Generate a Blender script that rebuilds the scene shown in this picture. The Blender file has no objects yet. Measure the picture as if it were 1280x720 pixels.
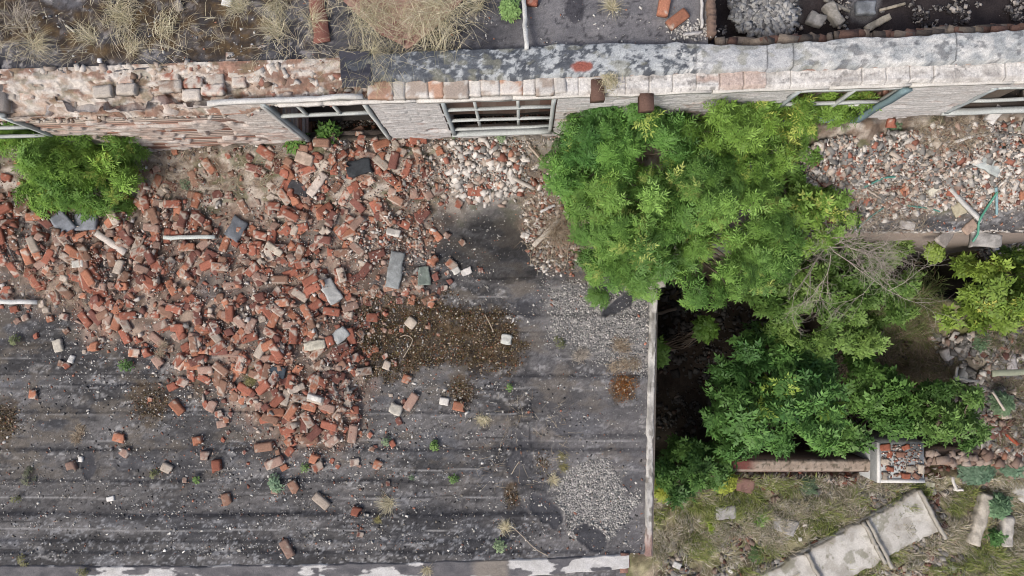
import bpy, math, numpy as np
from mathutils import Matrix, Vector
RNG=np.random.default_rng(7)
scene=bpy.context.scene
COL=scene.collection
PI=math.pi
# ------------------------------------------------------------------ camera model
H=9.8; F=900.0
RX=math.radians(2.55); RY=math.radians(0.95)
Rx=np.array([[1,0,0],[0,math.cos(RX),-math.sin(RX)],[0,math.sin(RX),math.cos(RX)]])
Ry=np.array([[math.cos(RY),0,math.sin(RY)],[0,1,0],[-math.sin(RY),0,math.cos(RY)]])
RC=Ry@Rx
def P(px,py,z=0.0):
    d=RC@np.array([(px-640)/F,-(py-360)/F,-1.0]); t=(z-H)/d[2]
    return np.array([d[0]*t,d[1]*t,z])
def plan(x,y,z):
    """survey coordinates (u east, v south) of world points at level z"""
    x=np.asarray(x,float); y=np.asarray(y,float)
    w=np.broadcast_to(np.asarray(z,float)-H,x.shape)
    v=np.stack([x,y,w],-1)@RC
    return 640+F*v[...,0]/-v[...,2], 360-F*v[...,1]/-v[...,2]
def S(z): return F/(H-z)            # survey units per metre at level z
# ------------------------------------------------------------------ noise
def _h(ix,iy,seed):
    n=(ix.astype(np.int64)*374761393+iy.astype(np.int64)*668265263+seed*974634777)&0xFFFFFFFF
    n=((n^(n>>13))*1274126177)&0xFFFFFFFF
    n=n^(n>>16)
    return (n&0xFFFFFF)/float(0xFFFFFF)
def vn(x,y,seed=0):
    x=np.asarray(x,float); y=np.asarray(y,float)
    ix=np.floor(x); iy=np.floor(y); fx=x-ix; fy=y-iy
    fx=fx*fx*(3-2*fx); fy=fy*fy*(3-2*fy)
    a=_h(ix,iy,seed); b=_h(ix+1,iy,seed); c=_h(ix,iy+1,seed); d=_h(ix+1,iy+1,seed)
    return (a*(1-fx)+b*fx)*(1-fy)+(c*(1-fx)+d*fx)*fy
def fbm(x,y,seed=0,o=4,g=.5):
    s=0;a=1;t=0
    for k in range(o):
        s=s+a*vn(x*2**k+k*17.3,y*2**k-k*9.1,seed+k*31); t+=a; a*=g
    return s/t
def ss(a,b,x):
    t=np.clip((x-a)/(b-a),0,1); return t*t*(3-2*t)
def lerp(a,b,t):
    a=np.asarray(a,float); b=np.asarray(b,float); t=np.asarray(t)[...,None]
    return a*(1-t)+b*t
def sdf(poly,u,v):
    """signed distance, positive inside"""
    u=np.asarray(u,float); v=np.asarray(v,float)
    d=np.full(u.shape,1e9); ins=np.zeros(u.shape,bool)
    n=len(poly)
    for i in range(n):
        ax,ay=poly[i]; bx,by=poly[(i+1)%n]
        ex,ey=bx-ax,by-ay
        t=np.clip(((u-ax)*ex+(v-ay)*ey)/(ex*ex+ey*ey+1e-9),0,1)
        d=np.minimum(d,np.hypot(u-ax-t*ex,v-ay-t*ey))
        c=((ay>v)!=(by>v))
        with np.errstate(divide='ignore',invalid='ignore'):
            xi=(bx-ax)*(v-ay)/((by-ay) if by!=ay else 1e-9)+ax
        ins^=(c&(u<xi))
    return np.where(ins,d,-d)
def blob(u,v,cx,cy,rx,ry=None,ang=0):
    ry=ry or rx; a=math.radians(ang); du=u-cx; dv=v-cy
    p=(du*math.cos(a)+dv*math.sin(a))/rx; q=(-du*math.sin(a)+dv*math.cos(a))/ry
    return np.sqrt(p*p+q*q)
# ------------------------------------------------------------------ materials
def mat(name,rough=.85,nscale=60,namt=.25,bump=.3,bscale=None,spec=.25,rand=0.0,trans=0.0,extra=None):
    m=bpy.data.materials.new(name); m.use_nodes=True; nt=m.node_tree; nd=nt.nodes; ln=nt.links
    b=nd['Principled BSDF']; b.inputs['Roughness'].default_value=rough
    b.inputs['Specular IOR Level'].default_value=spec
    at=nd.new('ShaderNodeAttribute'); at.attribute_name='Col'
    tc=nd.new('ShaderNodeTexCoord'); col=at.outputs['Color']
    if namt>0:
        n=nd.new('ShaderNodeTexNoise'); n.inputs['Scale'].default_value=nscale; n.inputs['Detail'].default_value=5
        n.inputs['Roughness'].default_value=.65
        ln.new(tc.outputs['Object'],n.inputs['Vector'])
        r=nd.new('ShaderNodeMapRange'); r.inputs['From Min'].default_value=.3; r.inputs['From Max'].default_value=.7
        r.inputs['To Min'].default_value=1-namt; r.inputs['To Max'].default_value=1+namt
        ln.new(n.outputs['Fac'],r.inputs['Value'])
        mx=nd.new('ShaderNodeVectorMath'); mx.operation='SCALE'
        ln.new(col,mx.inputs[0]); ln.new(r.outputs['Result'],mx.inputs['Scale']); col=mx.outputs['Vector']
    if rand>0:
        oi=nd.new('ShaderNodeObjectInfo'); r=nd.new('ShaderNodeMapRange')
        r.inputs['To Min'].default_value=1-rand; r.inputs['To Max'].default_value=1+rand
        ln.new(oi.outputs['Random'],r.inputs['Value'])
        mx=nd.new('ShaderNodeVectorMath'); mx.operation='SCALE'
        ln.new(col,mx.inputs[0]); ln.new(r.outputs['Result'],mx.inputs['Scale']); col=mx.outputs['Vector']
    ln.new(col,b.inputs['Base Color'])
    if bump>0:
        n2=nd.new('ShaderNodeTexNoise'); n2.inputs['Scale'].default_value=bscale or nscale; n2.inputs['Detail'].default_value=6
        ln.new(tc.outputs['Object'],n2.inputs['Vector'])
        bp=nd.new('ShaderNodeBump'); bp.inputs['Strength'].default_value=bump; bp.inputs['Distance'].default_value=.01
        ln.new(n2.outputs['Fac'],bp.inputs['Height']); ln.new(bp.outputs['Normal'],b.inputs['Normal'])
    if trans>0:
        t=nd.new('ShaderNodeBsdfTranslucent'); ms=nd.new('ShaderNodeMixShader'); ms.inputs[0].default_value=trans
        ln.new(col,t.inputs['Color']); ln.new(b.outputs[0],ms.inputs[1]); ln.new(t.outputs[0],ms.inputs[2])
        ln.new(ms.outputs[0],nd['Material Output'].inputs['Surface'])
    return m
M_FELT=mat('roofing_felt',.8,90,.32,.5,70,.3)
M_SOIL=mat('soil',.95,60,.35,.6,50,.1)
M_STONE=mat('broken_stone',.9,80,.18,.4,120,.2)
M_BRICK=mat('brick',.9,70,.28,.5,110,.2,rand=.22)
M_WALL=mat('limewashed_masonry',.9,60,.22,.6,70,.2)
M_CONC=mat('concrete',.88,50,.18,.5,90,.25)
M_WOOD=mat('weathered_wood',.85,60,.2,.4,90,.2)
M_LEAF=mat('leaf',.55,20,.08,0,1,.35,trans=.2)
M_GRASS=mat('dry_grass',.8,20,.08,0,1,.2,trans=.15)
M_PIPE=mat('painted_pipe',.5,60,.15,.1,60,.4)
M_MOSS=mat('moss',.95,60,.2,0,1,.1)
# ------------------------------------------------------------------ mesh builder
class MB:
    def __init__(s): s.V=[];s.F=[];s.C=[];s.n=0
    def add(s,V,Fc,C):
        V=np.asarray(V,float).reshape(-1,3); Fc=np.asarray(Fc,int).reshape(-1,4)
        C=np.asarray(C,float)
        if C.ndim==1: C=np.broadcast_to(C,(len(V),3))
        s.V.append(V); s.F.append(Fc+s.n); s.C.append(C.reshape(-1,3)); s.n+=len(V); return s
    def build(s,name,m,parent=None,smooth=False,loc=None):
        V=np.concatenate(s.V); Fc=np.concatenate(s.F); C=np.clip(np.concatenate(s.C),0,.9)
        if loc is not None: V=V-np.asarray(loc)
        me=bpy.data.meshes.new(name)
        me.vertices.add(len(V)); me.vertices.foreach_set('co',V.astype(np.float32).ravel())
        me.loops.add(len(Fc)*4); me.loops.foreach_set('vertex_index',Fc.astype(np.int32).ravel())
        me.polygons.add(len(Fc)); me.polygons.foreach_set('loop_start',np.arange(len(Fc),dtype=np.int32)*4)
        if smooth: me.polygons.foreach_set('use_smooth',np.ones(len(Fc),bool))
        me.update(calc_edges=True)
        a=me.color_attributes.new('Col','FLOAT_COLOR','POINT')
        a.data.foreach_set('color',np.concatenate([C,np.ones((len(C),1))],1).astype(np.float32).ravel())
        me.materials.append(m)
        o=bpy.data.objects.new(name,me); COL.objects.link(o)
        if loc is not None: o.location=Vector(loc)
        if parent is not None:
            o.parent=parent
            if loc is None: o.location=Vector((0,0,0))-parent.location
            else: o.location=Vector(loc)-parent.location
        return o
def tag(o,label=None,cat=None,group=None,kind=None):
    if label: o['label']=label
    if cat: o['category']=cat
    if group: o['group']=group
    if kind: o['kind']=kind
    return o
def empty(name,loc):
    o=bpy.data.objects.new(name,None); COL.objects.link(o); o.location=Vector(loc); o.empty_display_size=.1; return o
def eul(rx,ry,rz):
    return np.array(Matrix.Rotation(rz,3,'Z')@Matrix.Rotation(ry,3,'Y')@Matrix.Rotation(rx,3,'X'))
CUBE_V=np.array([[-1,-1,-1],[1,-1,-1],[1,1,-1],[-1,1,-1],[-1,-1,1],[1,-1,1],[1,1,1],[-1,1,1]],float)*.5
CUBE_F=np.array([[0,3,2,1],[4,5,6,7],[0,1,5,4],[1,2,6,5],[2,3,7,6],[3,0,4,7]])
def box(mb,c,d,R=None,col=(.5,.5,.5),jit=0):
    V=CUBE_V*np.asarray(d)
    if jit: V=V+RNG.normal(0,jit,V.shape)
    if R is not None: V=V@np.asarray(R).T
    mb.add(V+np.asarray(c),CUBE_F,col)
def beam(mb,p0,p1,w,h,col,jit=0,roll=0,nseg=1,wob=0):
    p0=np.asarray(p0,float);p1=np.asarray(p1,float); d=p1-p0; L=np.linalg.norm(d); d=d/L
    up=np.array([0,0,1.]) if abs(d[2])<.9 else np.array([0,1.,0])
    s=np.cross(d,up); s/=np.linalg.norm(s); u=np.cross(s,d)
    if roll: s,u=s*math.cos(roll)+u*math.sin(roll),-s*math.sin(roll)+u*math.cos(roll)
    nseg=max(nseg,1); V=[];
    for i in range(nseg+1):
        c=p0+d*L*i/nseg+(RNG.normal(0,wob,3) if wob else 0)
        for a,b in ((-1,-1),(1,-1),(1,1),(-1,1)):
            V.append(c+s*a*w/2*(1+RNG.normal(0,jit))+u*b*h/2*(1+RNG.normal(0,jit)))
    Fs=[[0,3,2,1],[nseg*4,nseg*4+1,nseg*4+2,nseg*4+3]]
    for i in range(nseg):
        for k in range(4): a=i*4+k; b=i*4+(k+1)%4; Fs.append([a,b,b+4,a+4])
    V=np.array(V); C=np.asarray(col)*(1+RNG.normal(0,.08,(len(V),1)))
    mb.add(V,Fs,C)
def tube(mb,pts,rad,col,n=5):
    pts=np.asarray(pts,float); m=len(pts); rad=np.broadcast_to(np.asarray(rad,float),(m,))
    V=[];
    for i in range(m):
        d=pts[min(i+1,m-1)]-pts[max(i-1,0)]; d=d/(np.linalg.norm(d)+1e-9)
        up=np.array([0,0,1.]) if abs(d[2])<.9 else np.array([1.,0,0])
        s=np.cross(d,up); s/=np.linalg.norm(s); u=np.cross(s,d)
        for k in range(n):
            a=2*PI*k/n; V.append(pts[i]+rad[i]*(s*math.cos(a)+u*math.sin(a)))
    Fs=[]
    for i in range(m-1):
        for k in range(n): a=i*n+k; b=i*n+(k+1)%n; Fs.append([a,b,b+n,a+n])
    mb.add(V,Fs,col)
def gridbox(dx,dy,dz,step):
    """closed box whose faces are grids; returns verts, quads"""
    n=[max(1,int(round(d/step))) for d in (dx,dy,dz)]
    idx={};V=[];Fs=[]
    def vid(i,j,k):
        key=(i,j,k)
        if key not in idx: idx[key]=len(V); V.append(((i/n[0]-.5)*dx,(j/n[1]-.5)*dy,(k/n[2]-.5)*dz))
        return idx[key]
    for i in range(n[0]):
        for j in range(n[1]):
            Fs.append([vid(i,j,0),vid(i,j+1,0),vid(i+1,j+1,0),vid(i+1,j,0)])
            Fs.append([vid(i,j,n[2]),vid(i+1,j,n[2]),vid(i+1,j+1,n[2]),vid(i,j+1,n[2])])
    for i in range(n[0]):
        for k in range(n[2]):
            Fs.append([vid(i,0,k),vid(i+1,0,k),vid(i+1,0,k+1),vid(i,0,k+1)])
            Fs.append([vid(i,n[1],k),vid(i,n[1],k+1),vid(i+1,n[1],k+1),vid(i+1,n[1],k)])
    for j in range(n[1]):
        for k in range(n[2]):
            Fs.append([vid(0,j,k),vid(0,j,k+1),vid(0,j+1,k+1),vid(0,j+1,k)])
            Fs.append([vid(n[0],j,k),vid(n[0],j+1,k),vid(n[0],j+1,k+1),vid(n[0],j,k+1)])
    V=np.array(V); D=np.array([dx,dy,dz])/2
    ext=(np.abs(np.abs(V)-D)<1e-6).sum(1)
    return V,np.array(Fs),ext
# ---- brick templates
def brick_template(L,W,Hh,style,seed):
    V,Fs,ext=gridbox(L,W,Hh,.028)
    r=np.random.default_rng(seed)
    pull=np.where(ext==2,.0022,np.where(ext>=3,.0045,0))[:,None]
    V=V-np.sign(V)*pull
    o=r.uniform(0,50)
    nz=fbm(V[:,0]*22+o,V[:,1]*22+V[:,2]*31,seed,3)-.5
    V=V*(1+.02*nz[:,None])
    if L<.2:       # broken end
        e=V[:,0]>L/2-.01
        V[e,0]-=np.abs(fbm(V[e,1]*25+o,V[e,2]*30,seed+5,3)-.25)*.09+.0*V[e,0]+V[e,1]*r.uniform(-.5,.5)
    if r.random()<.4:  # knocked corner
        c=np.array([-L/2*np.sign(r.normal()),W/2*np.sign(r.normal()),Hh/2])
        dd=np.linalg.norm((V-c)/[1,1,.8],axis=1); k=dd<.045
        V[k]+=(np.array([0,0,0])-c)*.18*(1-dd[k]/.045)[:,None]
    f1=fbm(V[:,0]*18+o,V[:,1]*18+V[:,2]*18,seed+9,3)
    thr={'clean':.74,'some':.64,'lime':.5}[style]
    m=ss(thr,thr+.04,f1)
    if style!='clean':
        side=r.choice([0,1,2]); sg=np.sign(r.normal())
        D=[L/2,W/2,Hh/2]
        m=np.maximum(m,(V[:,side]*sg>D[side]-.012)*(ss(.32,.42,f1)))
    sh=(.85+.3*vn(V[:,0]*40,V[:,1]*40+V[:,2]*33,seed+3))
    return V,Fs,np.stack([m*.85,sh],-1)
def bcol(C,c,mortar=(.39,.35,.30)):
    return lerp(np.asarray(c),mortar,C[:,0])*C[:,1][:,None]
BT=[]
for i in range(20):
    st=['clean','some','clean','lime'][i%4]
    L=[.25,.25,.25,.22,.17,.125,.13][i%7]
    BT.append(brick_template(L,.12,.068 if i%3 else .088,st,100+i))
WHOLE=[i for i in range(20) if [.25,.25,.25,.20,.17,.125,.13][i%7]>.18]
HALF=[i for i in range(20) if i not in WHOLE]
BCOL={'red':(.25,.098,.067),'orange':(.31,.140,.088),'dark red':(.15,.068,.055),'brown':(.21,.125,.090),'pinkish':(.265,.18,.145),'pale':(.36,.31,.26)}
BCN=['red','orange','dark red','brown','pinkish','pale']; BCP=[.36,.17,.14,.16,.13,.04]
BRICK_ME={}
def brick_mesh(t,cn):
    if (t,cn) in BRICK_ME: return BRICK_ME[(t,cn)]
    V,Fs,C=BT[t]; mb=MB(); c=np.array(BCOL[cn])
    mb.add(V,Fs,bcol(C,c))
    o=mb.build('brick',M_BRICK); me=o.data; bpy.data.objects.remove(o); BRICK_ME[(t,cn)]=me; return me
# ---- scatter of angular stones
def rand_rot(n,r):
    q=r.normal(size=(n,4)); q/=np.linalg.norm(q,axis=1)[:,None]; w,x,y,z=q.T
    return np.stack([1-2*(y*y+z*z),2*(x*y-z*w),2*(x*z+y*w),2*(x*y+z*w),1-2*(x*x+z*z),2*(y*z-x*w),2*(x*z-y*w),2*(y*z+x*w),1-2*(x*x+y*y)],-1).reshape(n,3,3)
def stones(mb,pos,size,cols,r,flat=.6,jit=.16):
    n=len(pos); 
    if n==0: return
    V=np.broadcast_to(CUBE_V,(n,8,3))*1.0+r.normal(0,jit,(n,8,3))
    V*=(.55+.45*(1-np.abs(V).sum(-1,keepdims=True)/3))*1.5
    d=np.stack([r.uniform(.8,1.6,n),r.uniform(.6,1.1,n),r.uniform(.4,.8,n)],-1)*np.asarray(size)[:,None]
    V=V*d[:,None,:]
    R=rand_rot(n,r); V=np.einsum('nij,nkj->nki',R,V); V[...,2]*=flat
    V=V+np.asarray(pos)[:,None,:]; V[...,2]+=np.asarray(size)[:,None]*.16
    Fs=(CUBE_F[None]+(np.arange(n)*8)[:,None,None]).reshape(-1,4)
    C=np.repeat(np.asarray(cols),8,0)
    mb.add(V.reshape(-1,3),Fs,C)
def pick(n,cols,w,r,var=.15):
    w=np.array(w,float); w/=w.sum(); i=r.choice(len(cols),n,p=w)
    return np.array(cols)[i]*(1+r.normal(0,var,(n,1)))
def blades(mb,b,az,L,lean,w,col,tipdrop=1.5):
    n=len(b); d=np.stack([np.cos(az),np.sin(az),0*az],-1); z=np.array([0,0,1.])
    l1=(lean*.6)[:,None]; l2=(lean*tipdrop)[:,None]
    p1=b+.5*L[:,None]*(d*np.sin(l1)+z*np.cos(l1)); p2=p1+.5*L[:,None]*(d*np.sin(l2)+z*np.cos(l2))
    s=np.stack([-np.sin(az),np.cos(az),0*az],-1)*(w/2)[:,None]
    V=np.stack([b-s,b+s,p1-s*.8,p1+s*.8,p2-s*.15,p2+s*.15],1)
    Fs=np.array([[0,1,3,2],[2,3,5,4]])[None]+(np.arange(n)*6)[:,None,None]
    mb.add(V.reshape(-1,3),Fs.reshape(-1,4),np.repeat(col,6,0))
def sample(poly,n,r,z=0,dens=None,edge=0):
    """n points inside a plan polygon at level z, thinned by dens(u,v)"""
    p=np.array(poly); lo=p.min(0);hi=p.max(0); out=[]; got=0
    for _ in range(60):
        u=r.uniform(lo[0],hi[0],n*2+50); v=r.uniform(lo[1],hi[1],n*2+50)
        s=sdf(poly,u,v); k=s>edge*(r.random(len(u))*2-1)*1.0
        if dens is not None: k&=r.random(len(u))<dens(u,v)
        out.append(np.stack([u[k],v[k]],-1)); got+=k.sum()
        if got>=n: break
    q=np.concatenate(out)[:n]
    return q
def P2(uv,z):
    """plan points -> world xy (vectorised)"""
    z=np.broadcast_to(np.asarray(z,float),(len(uv),))
    d=np.stack([(uv[:,0]-640)/F,-(uv[:,1]-360)/F,-np.ones(len(uv))],-1)@RC.T
    t=(z-H)/d[:,2]; return np.stack([d[:,0]*t,d[:,1]*t,z],-1)
# ------------------------------------------------------------------ facade frame
ZT=2.2
WA=P(0,138,ZT)[:2]; WB=P(1280,97,ZT)[:2]; WD=(WB-WA)/np.linalg.norm(WB-WA); WN=np.array([WD[1],-WD[0]])  # WN points south (outwards)
def WP(s,z,out=0): 
    q=WA+WD*s+WN*out; return np.array([q[0],q[1],z])
def wdist(x,y):
    return (x-WA[0])*WN[0]+(y-WA[1])*WN[1]
def walong(x,y): return (x-WA[0])*WD[0]+(y-WA[1])*WD[1]
# ------------------------------------------------------------------ lower roof
HEAP=[(-60,225),(20,240),(110,262),(195,215),(290,225),(360,200),(410,172),(540,178),(560,215),(545,262),(528,330),(540,375),(455,390),(462,465),(452,520),(432,560),(360,560),(322,548),(290,500),(222,470),(205,432),(110,420),(95,388),(20,372),(-60,365)]
MOSSP=[(450,378),(520,366),(575,380),(640,398),(656,430),(650,462),(600,468),(560,452),(520,462),(462,470),(440,430)]
CORR=[(985,190),(1050,170),(1130,165),(1340,120),(1340,262),(1200,262),(1130,270),(1050,290),(985,262)]
def hz0(x,y):
    u,v=plan(x,y,0*np.asarray(x))
    dw=wdist(x,y); s=walong(x,y)
    h=.15*ss(-10,60,sdf(HEAP,u,v))*(.7+.6*fbm(u/40,v/40,3,3))
    rub=.40*np.exp(-(np.clip(dw,0,9)/.62)**2)*(.7+.6*fbm(u/30,v/30,5,3))
    rub=np.where(dw<0,.42*np.exp(-(dw/.22)**2)+.02,rub)
    rub=rub*(.45+.55*ss(.6,2.4,s)) + .34*ss(7.6,9.5,s)*np.exp(-(np.clip(dw,0,9)/.8)**2)*(.8+.4*fbm(u/25,v/25,8,2))
    flat=.012*fbm(u/70,v/20,11,3)+.01*ss(-2,2,np.sin(v/12))*0
    seam=0
    return h+rub+flat
LR={}
def build_lower_roof(bld):
    st=.02
    a=P(-70,110,0);b=P(1350,112,0);c=P(640,722,0)
    xs=np.arange(a[0],b[0],st); ys=np.arange(c[1],a[1],st)
    X,Y=np.meshgrid(xs,ys,indexing='ij'); U,Vv=plan(X,Y,0*X)
    Z=hz0(X,Y)
    dw=wdist(X,Y)
    # seams between felt rolls
    n1=fbm(U/90,Vv/90,20,2)*8-4
    base=lerp((.033,.033,.035),(.112,.109,.109),ss(.3,.70,fbm(U/75,Vv/20,21,6,.68)))
    base=base*(.55+.90*fbm(U/6,Vv/3.5,22,4,.7))[...,None]
    blue=ss(.55,.75,fbm(U/60,Vv/25,23,4)); base=lerp(base,base*np.array([.86,.96,1.12]),blue*.5)
    dk=np.zeros_like(U)
    for v0,wd,u0,u1,am in ((395,3,560,810,.5),(470,5,628,812,.75),(482,3,90,235,.7),(516,2,0,640,.3),(562,4,-60,812,.55),(545,3,690,812,.5),(601,2,0,520,.3),(643,5.5,-60,700,.85),(676,2,-60,640,.3),(690,5,-60,800,.6),(432,2,-60,200,.3)):
        w=np.exp(-((Vv-v0-n1*.6)/(wd*(.5+fbm(U/15,Vv*0+v0,24,3))))**2)*am*ss(u0-30,u0+10,U)*(1-ss(u1-10,u1+10,U))
        dk=np.maximum(dk,w*(.5+.8*vn(U/35,Vv*0+v0,25)))
        Z+=np.where((U>u0)&(U<u1),.022*ss(-2,1,Vv-v0-n1*.6)*np.exp(-np.clip(Vv-v0,0,99)/30),0)
    for u0,v0,v1 in ((340,640,700),(655,380,400),(195,560,640)):
        w=np.exp(-((U-u0-n1)/1.5)**2)*ss(v0-5,v0,Vv)*(1-ss(v1,v1+5,Vv))*.5; dk=np.maximum(dk,w)
    base=lerp(base,(.022,.023,.028),np.clip(dk,0,1))
    # chalky light streaks and cracked skin
    ch=ss(.60,.72,fbm(U/26,Vv/9,26,4))*ss(.42,.6,fbm(U/120,Vv/60,27,2)); ch=ch*ss(.42,.6,fbm(U/3.5,Vv/2.5,154,3)); base=lerp(base,(.36,.36,.36),ch*.6); ch2=ss(.57,.68,fbm(U/5,Vv/3,155,4,.7))*(.25+.75*ss(640,655,Vv)+.5*ss(.5,.65,fbm(U/50,Vv/24,156,3))); base=lerp(base,(.30,.31,.325),np.clip(ch2,0,1)*.55); dsp=ss(.60,.70,fbm(U/4,Vv/3,157,4,.7)); base=lerp(base,(.022,.022,.025),dsp*.6)
    cr=1-ss(0,.045,np.abs(fbm(U/22,Vv/14,28,3)-.5)); crm=ss(.5,.62,fbm(U/90,Vv/50,29,2)); base=lerp(base,(.02,.02,.023),cr*crm*.75)
    rid=1-ss(0,.03,np.abs(fbm(U/24,Vv/24,35,3)-.5)); rm=ss(1.2,.7,blob(U,Vv,655,545,60,55)); base=lerp(base,(.015,.015,.018),np.clip(rid*rm,0,1)); Z+=.02*rid*rm
    for k_ in range(30):
        v0=330+k_*12.4+6*math.sin(k_*2.3); base=lerp(base,(.018,.018,.02) if k_%3 else (.24,.24,.24),np.exp(-((Vv-v0-n1*.8-1.5*fbm(U/11,Vv*0+k_,160+k_,3))/.8)**2)*ss(.44,.54,fbm(U/55,Vv*0+k_*3.,220+k_,3))*.9)
    dirt=ss(.50,.66,fbm(U/32,Vv/16,221,5,.62)); base=lerp(base,lerp((.085,.07,.052),(.16,.14,.115),fbm(U/5,Vv/5,222,3)),dirt*.55*ss(640,560,Vv+.0*U))
    cr2=1-ss(0,.035,np.abs(fbm(U/13,Vv/8,223,4)-.5)); base=lerp(base,(.016,.016,.018),cr2*ss(.52,.66,fbm(U/48,Vv/26,224,3))*.7)
    # lighter felt towards the east side
    base=lerp(base,(.17,.165,.17),.45*ss(640,700,U)*(1-ss(815,840,U))*ss(350,400,Vv)*fbm(U/50,Vv/40,30,3))
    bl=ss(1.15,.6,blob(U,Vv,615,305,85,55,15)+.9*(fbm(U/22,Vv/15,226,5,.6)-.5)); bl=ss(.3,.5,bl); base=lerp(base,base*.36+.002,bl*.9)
    # grey gravelly ground
    gr=np.clip(np.maximum(ss(1.15,.8,blob(U,Vv,738,622,58,52,20)+.9*(fbm(U/14,Vv/14,31,4,.6)-.4)),ss(-15,10,sdf([(690,360),(812,355),(812,455),(745,445),(690,415)],U,Vv)+20*fbm(U/20,Vv/20,32,3)-10)*.8),0,1)
    base=lerp(base,lerp((.11,.11,.11),(.29,.28,.265),ss(.4,.7,fbm(U/3,Vv/3,33,2))),gr)
    # burnt blisters: bare smooth bitumen
    for bx,by,ra,rb,an,dep in ((683,637,27,14,42,1),(740,672,22,13,38,1),(716,659,10,6,50,1),(776,380,30,9,-32,1),(657,388,14,10,30,.7),(112,583,9,17,-5,1),(235,585,14,22,5,.45),(650,580,16,26,10,.7),(655,548,20,14,0,.45),(705,536,25,8,10,.5),(250,612,16,22,0,.3),(160,578,18,12,0,.6)):
        q=blob(U,Vv,bx,by,ra,rb,an)+.9*(fbm(U/9,Vv/9,34,4,.6)-.5)
        m=ss(1.05,.9,q)*dep; base=lerp(base,lerp((.020,.021,.026),(.06,.062,.07),fbm(U/12,Vv/12,36,3)),m); 
        Z+=.02*np.exp(-((q-1.05)/.12)**2)*dep
        base=lerp(base,(.20,.19,.18),np.exp(-((q-1.12)/.06)**2)*.22*dep*dep)
    # brick dust and mortar crumbs soaked into the heap floor
    hp=ss(-22,12,sdf(HEAP,U,Vv)+26*(fbm(U/22,Vv/22,37,4)-.5))
    soil=lerp((.09,.065,.05),(.29,.225,.18),ss(.3,.7,fbm(U/14,Vv/14,38,4)))
    soil=lerp(soil,(.22,.12,.09),ss(.55,.7,fbm(U/10,Vv/10,39,3))*.5)
    base=lerp(base,soil,hp*(.35+.65*ss(.35,.55,fbm(U/30,Vv/30,40,3))))
    # moss
    mo=ss(-14,12,sdf(MOSSP,U,Vv)+44*(fbm(U/18,Vv/14,41,5,.6)-.5))*(.6+.4*ss(.35,.5,fbm(U/6,Vv/6,225,3)))
    for q in ((577,490,20,20),(5,525,18,30),(778,484,18,20),(190,500,26,30),(640,620,12,18),(255,470,18,20)): mo=np.maximum(mo,ss(1.2,.7,blob(U,Vv,*q)+1.3*(fbm(U/11,Vv/9,42,4,.6)-.5))*.75)
    base=lerp(base,lerp((.022,.016,.011),(.085,.056,.028),ss(.35,.65,fbm(U/7,Vv/7,43,5,.65))),mo*.93)
    # rubble strip along facade: mortar-coloured soil with gravel
    st_=np.clip(ss(1.25,.45,dw+.5*(fbm(U/25,Vv/25,44,4)-.5)),0,1)*(1-.0*U)
    sc=lerp((.16,.12,.09),(.40,.36,.31),ss(.3,.7,fbm(U/10,Vv/8,45,4)))
    sc=lerp(sc,(.28,.29,.28),ss(560,600,U)*(1-ss(690,720,U))*.5)
    sc=lerp(sc,(.07,.09,.03),ss(.58,.68,fbm(U/18,Vv/14,46,3))*.6)
    base=lerp(base,sc,st_)
    cor=ss(-8,8,sdf(CORR,U,Vv)+20*(fbm(U/14,Vv/14,47,3)-.5)); base=lerp(base,sc,cor)
    deb=ss(1.1,.7,blob(U,Vv,690,265,45,75,-12)+.6*(fbm(U/14,Vv/14,48,3)-.5)); base=lerp(base,lerp((.05,.04,.035),(.22,.17,.13),fbm(U/6,Vv/6,49,3)),deb*.9)
    base=lerp(base,(.05,.042,.034),ss(.25,-.1,dw)*.9*ss(.1,.0,dw))        # earth inside the rooms, indoor shade painted into its dark colour
    base*=(.82+.36*vn(X*60,Y*60,50))[...,None]
    Z+= .012*(vn(X*28,Y*28,51)-.5)*(hp+st_+cor+gr+mo)
    LR['g']=(xs[0],ys[0],st,Z.copy())
    # outline
    edge=290+6*(fbm(U/14,Vv*0,52,3)-.5)
    keep=((U<816)|(Vv<edge+(0)))
    keep&=~((Vv>693+4*(fbm(U/9,Vv*0,227,2)-.5))&(U>783))
    keep&=~((U>=816)&(U<1062)&(Vv>337-.18*(U-816)+5*(fbm(U/12,Vv*0,53,2)-.5)))
    grid_obj(X,Y,Z,base,keep,'lower_roof',M_FELT,bld)
    # slab body under the sheet
    mb=MB()
    def slab(polyuv,z0,z1,c):
        n=len(polyuv); top=[P(u,v,0)[:2] for u,v in polyuv]
        V=[(p[0],p[1],z1) for p in top]+[(p[0],p[1],z0) for p in top]
        mb.add(V,[[0,1,2,3],[7,6,5,4],[0,4,5,1],[1,5,6,2],[2,6,7,3],[3,7,4,0]],c)
    slab([(-70,112),(814,112),(814,691),(-70,706)],-.28,-.012,(.2,.19,.18))
    slab([(814,112),(1350,112),(1350,288),(814,288)],-.28,-.012,(.2,.19,.18))
    slab([(814.5,289),(1050,289),(1050,291),(814.5,330)],-.28,-.014,(.2,.19,.18))
    tag(mb.build('roof_slab',M_CONC,bld))
def grid_obj(X,Y,Z,C,keep,name,m,parent,flip=False):
    n,k=X.shape
    kc=keep[:-1,:-1]&keep[1:,:-1]&keep[1:,1:]&keep[:-1,1:]
    I=np.arange(n*k).reshape(n,k)
    Fs=np.stack([I[:-1,:-1],I[1:,:-1],I[1:,1:],I[:-1,1:]],-1)[kc]
    if flip: Fs=Fs[:,::-1]
    used=np.zeros(n*k,bool); used[Fs.ravel()]=True; re=np.cumsum(used)-1
    mb=MB(); V=np.stack([X,Y,Z],-1).reshape(-1,3)[used]; mb.add(V,re[Fs],C.reshape(-1,3)[used])
    return mb.build(name,m,parent,smooth=True)
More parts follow.
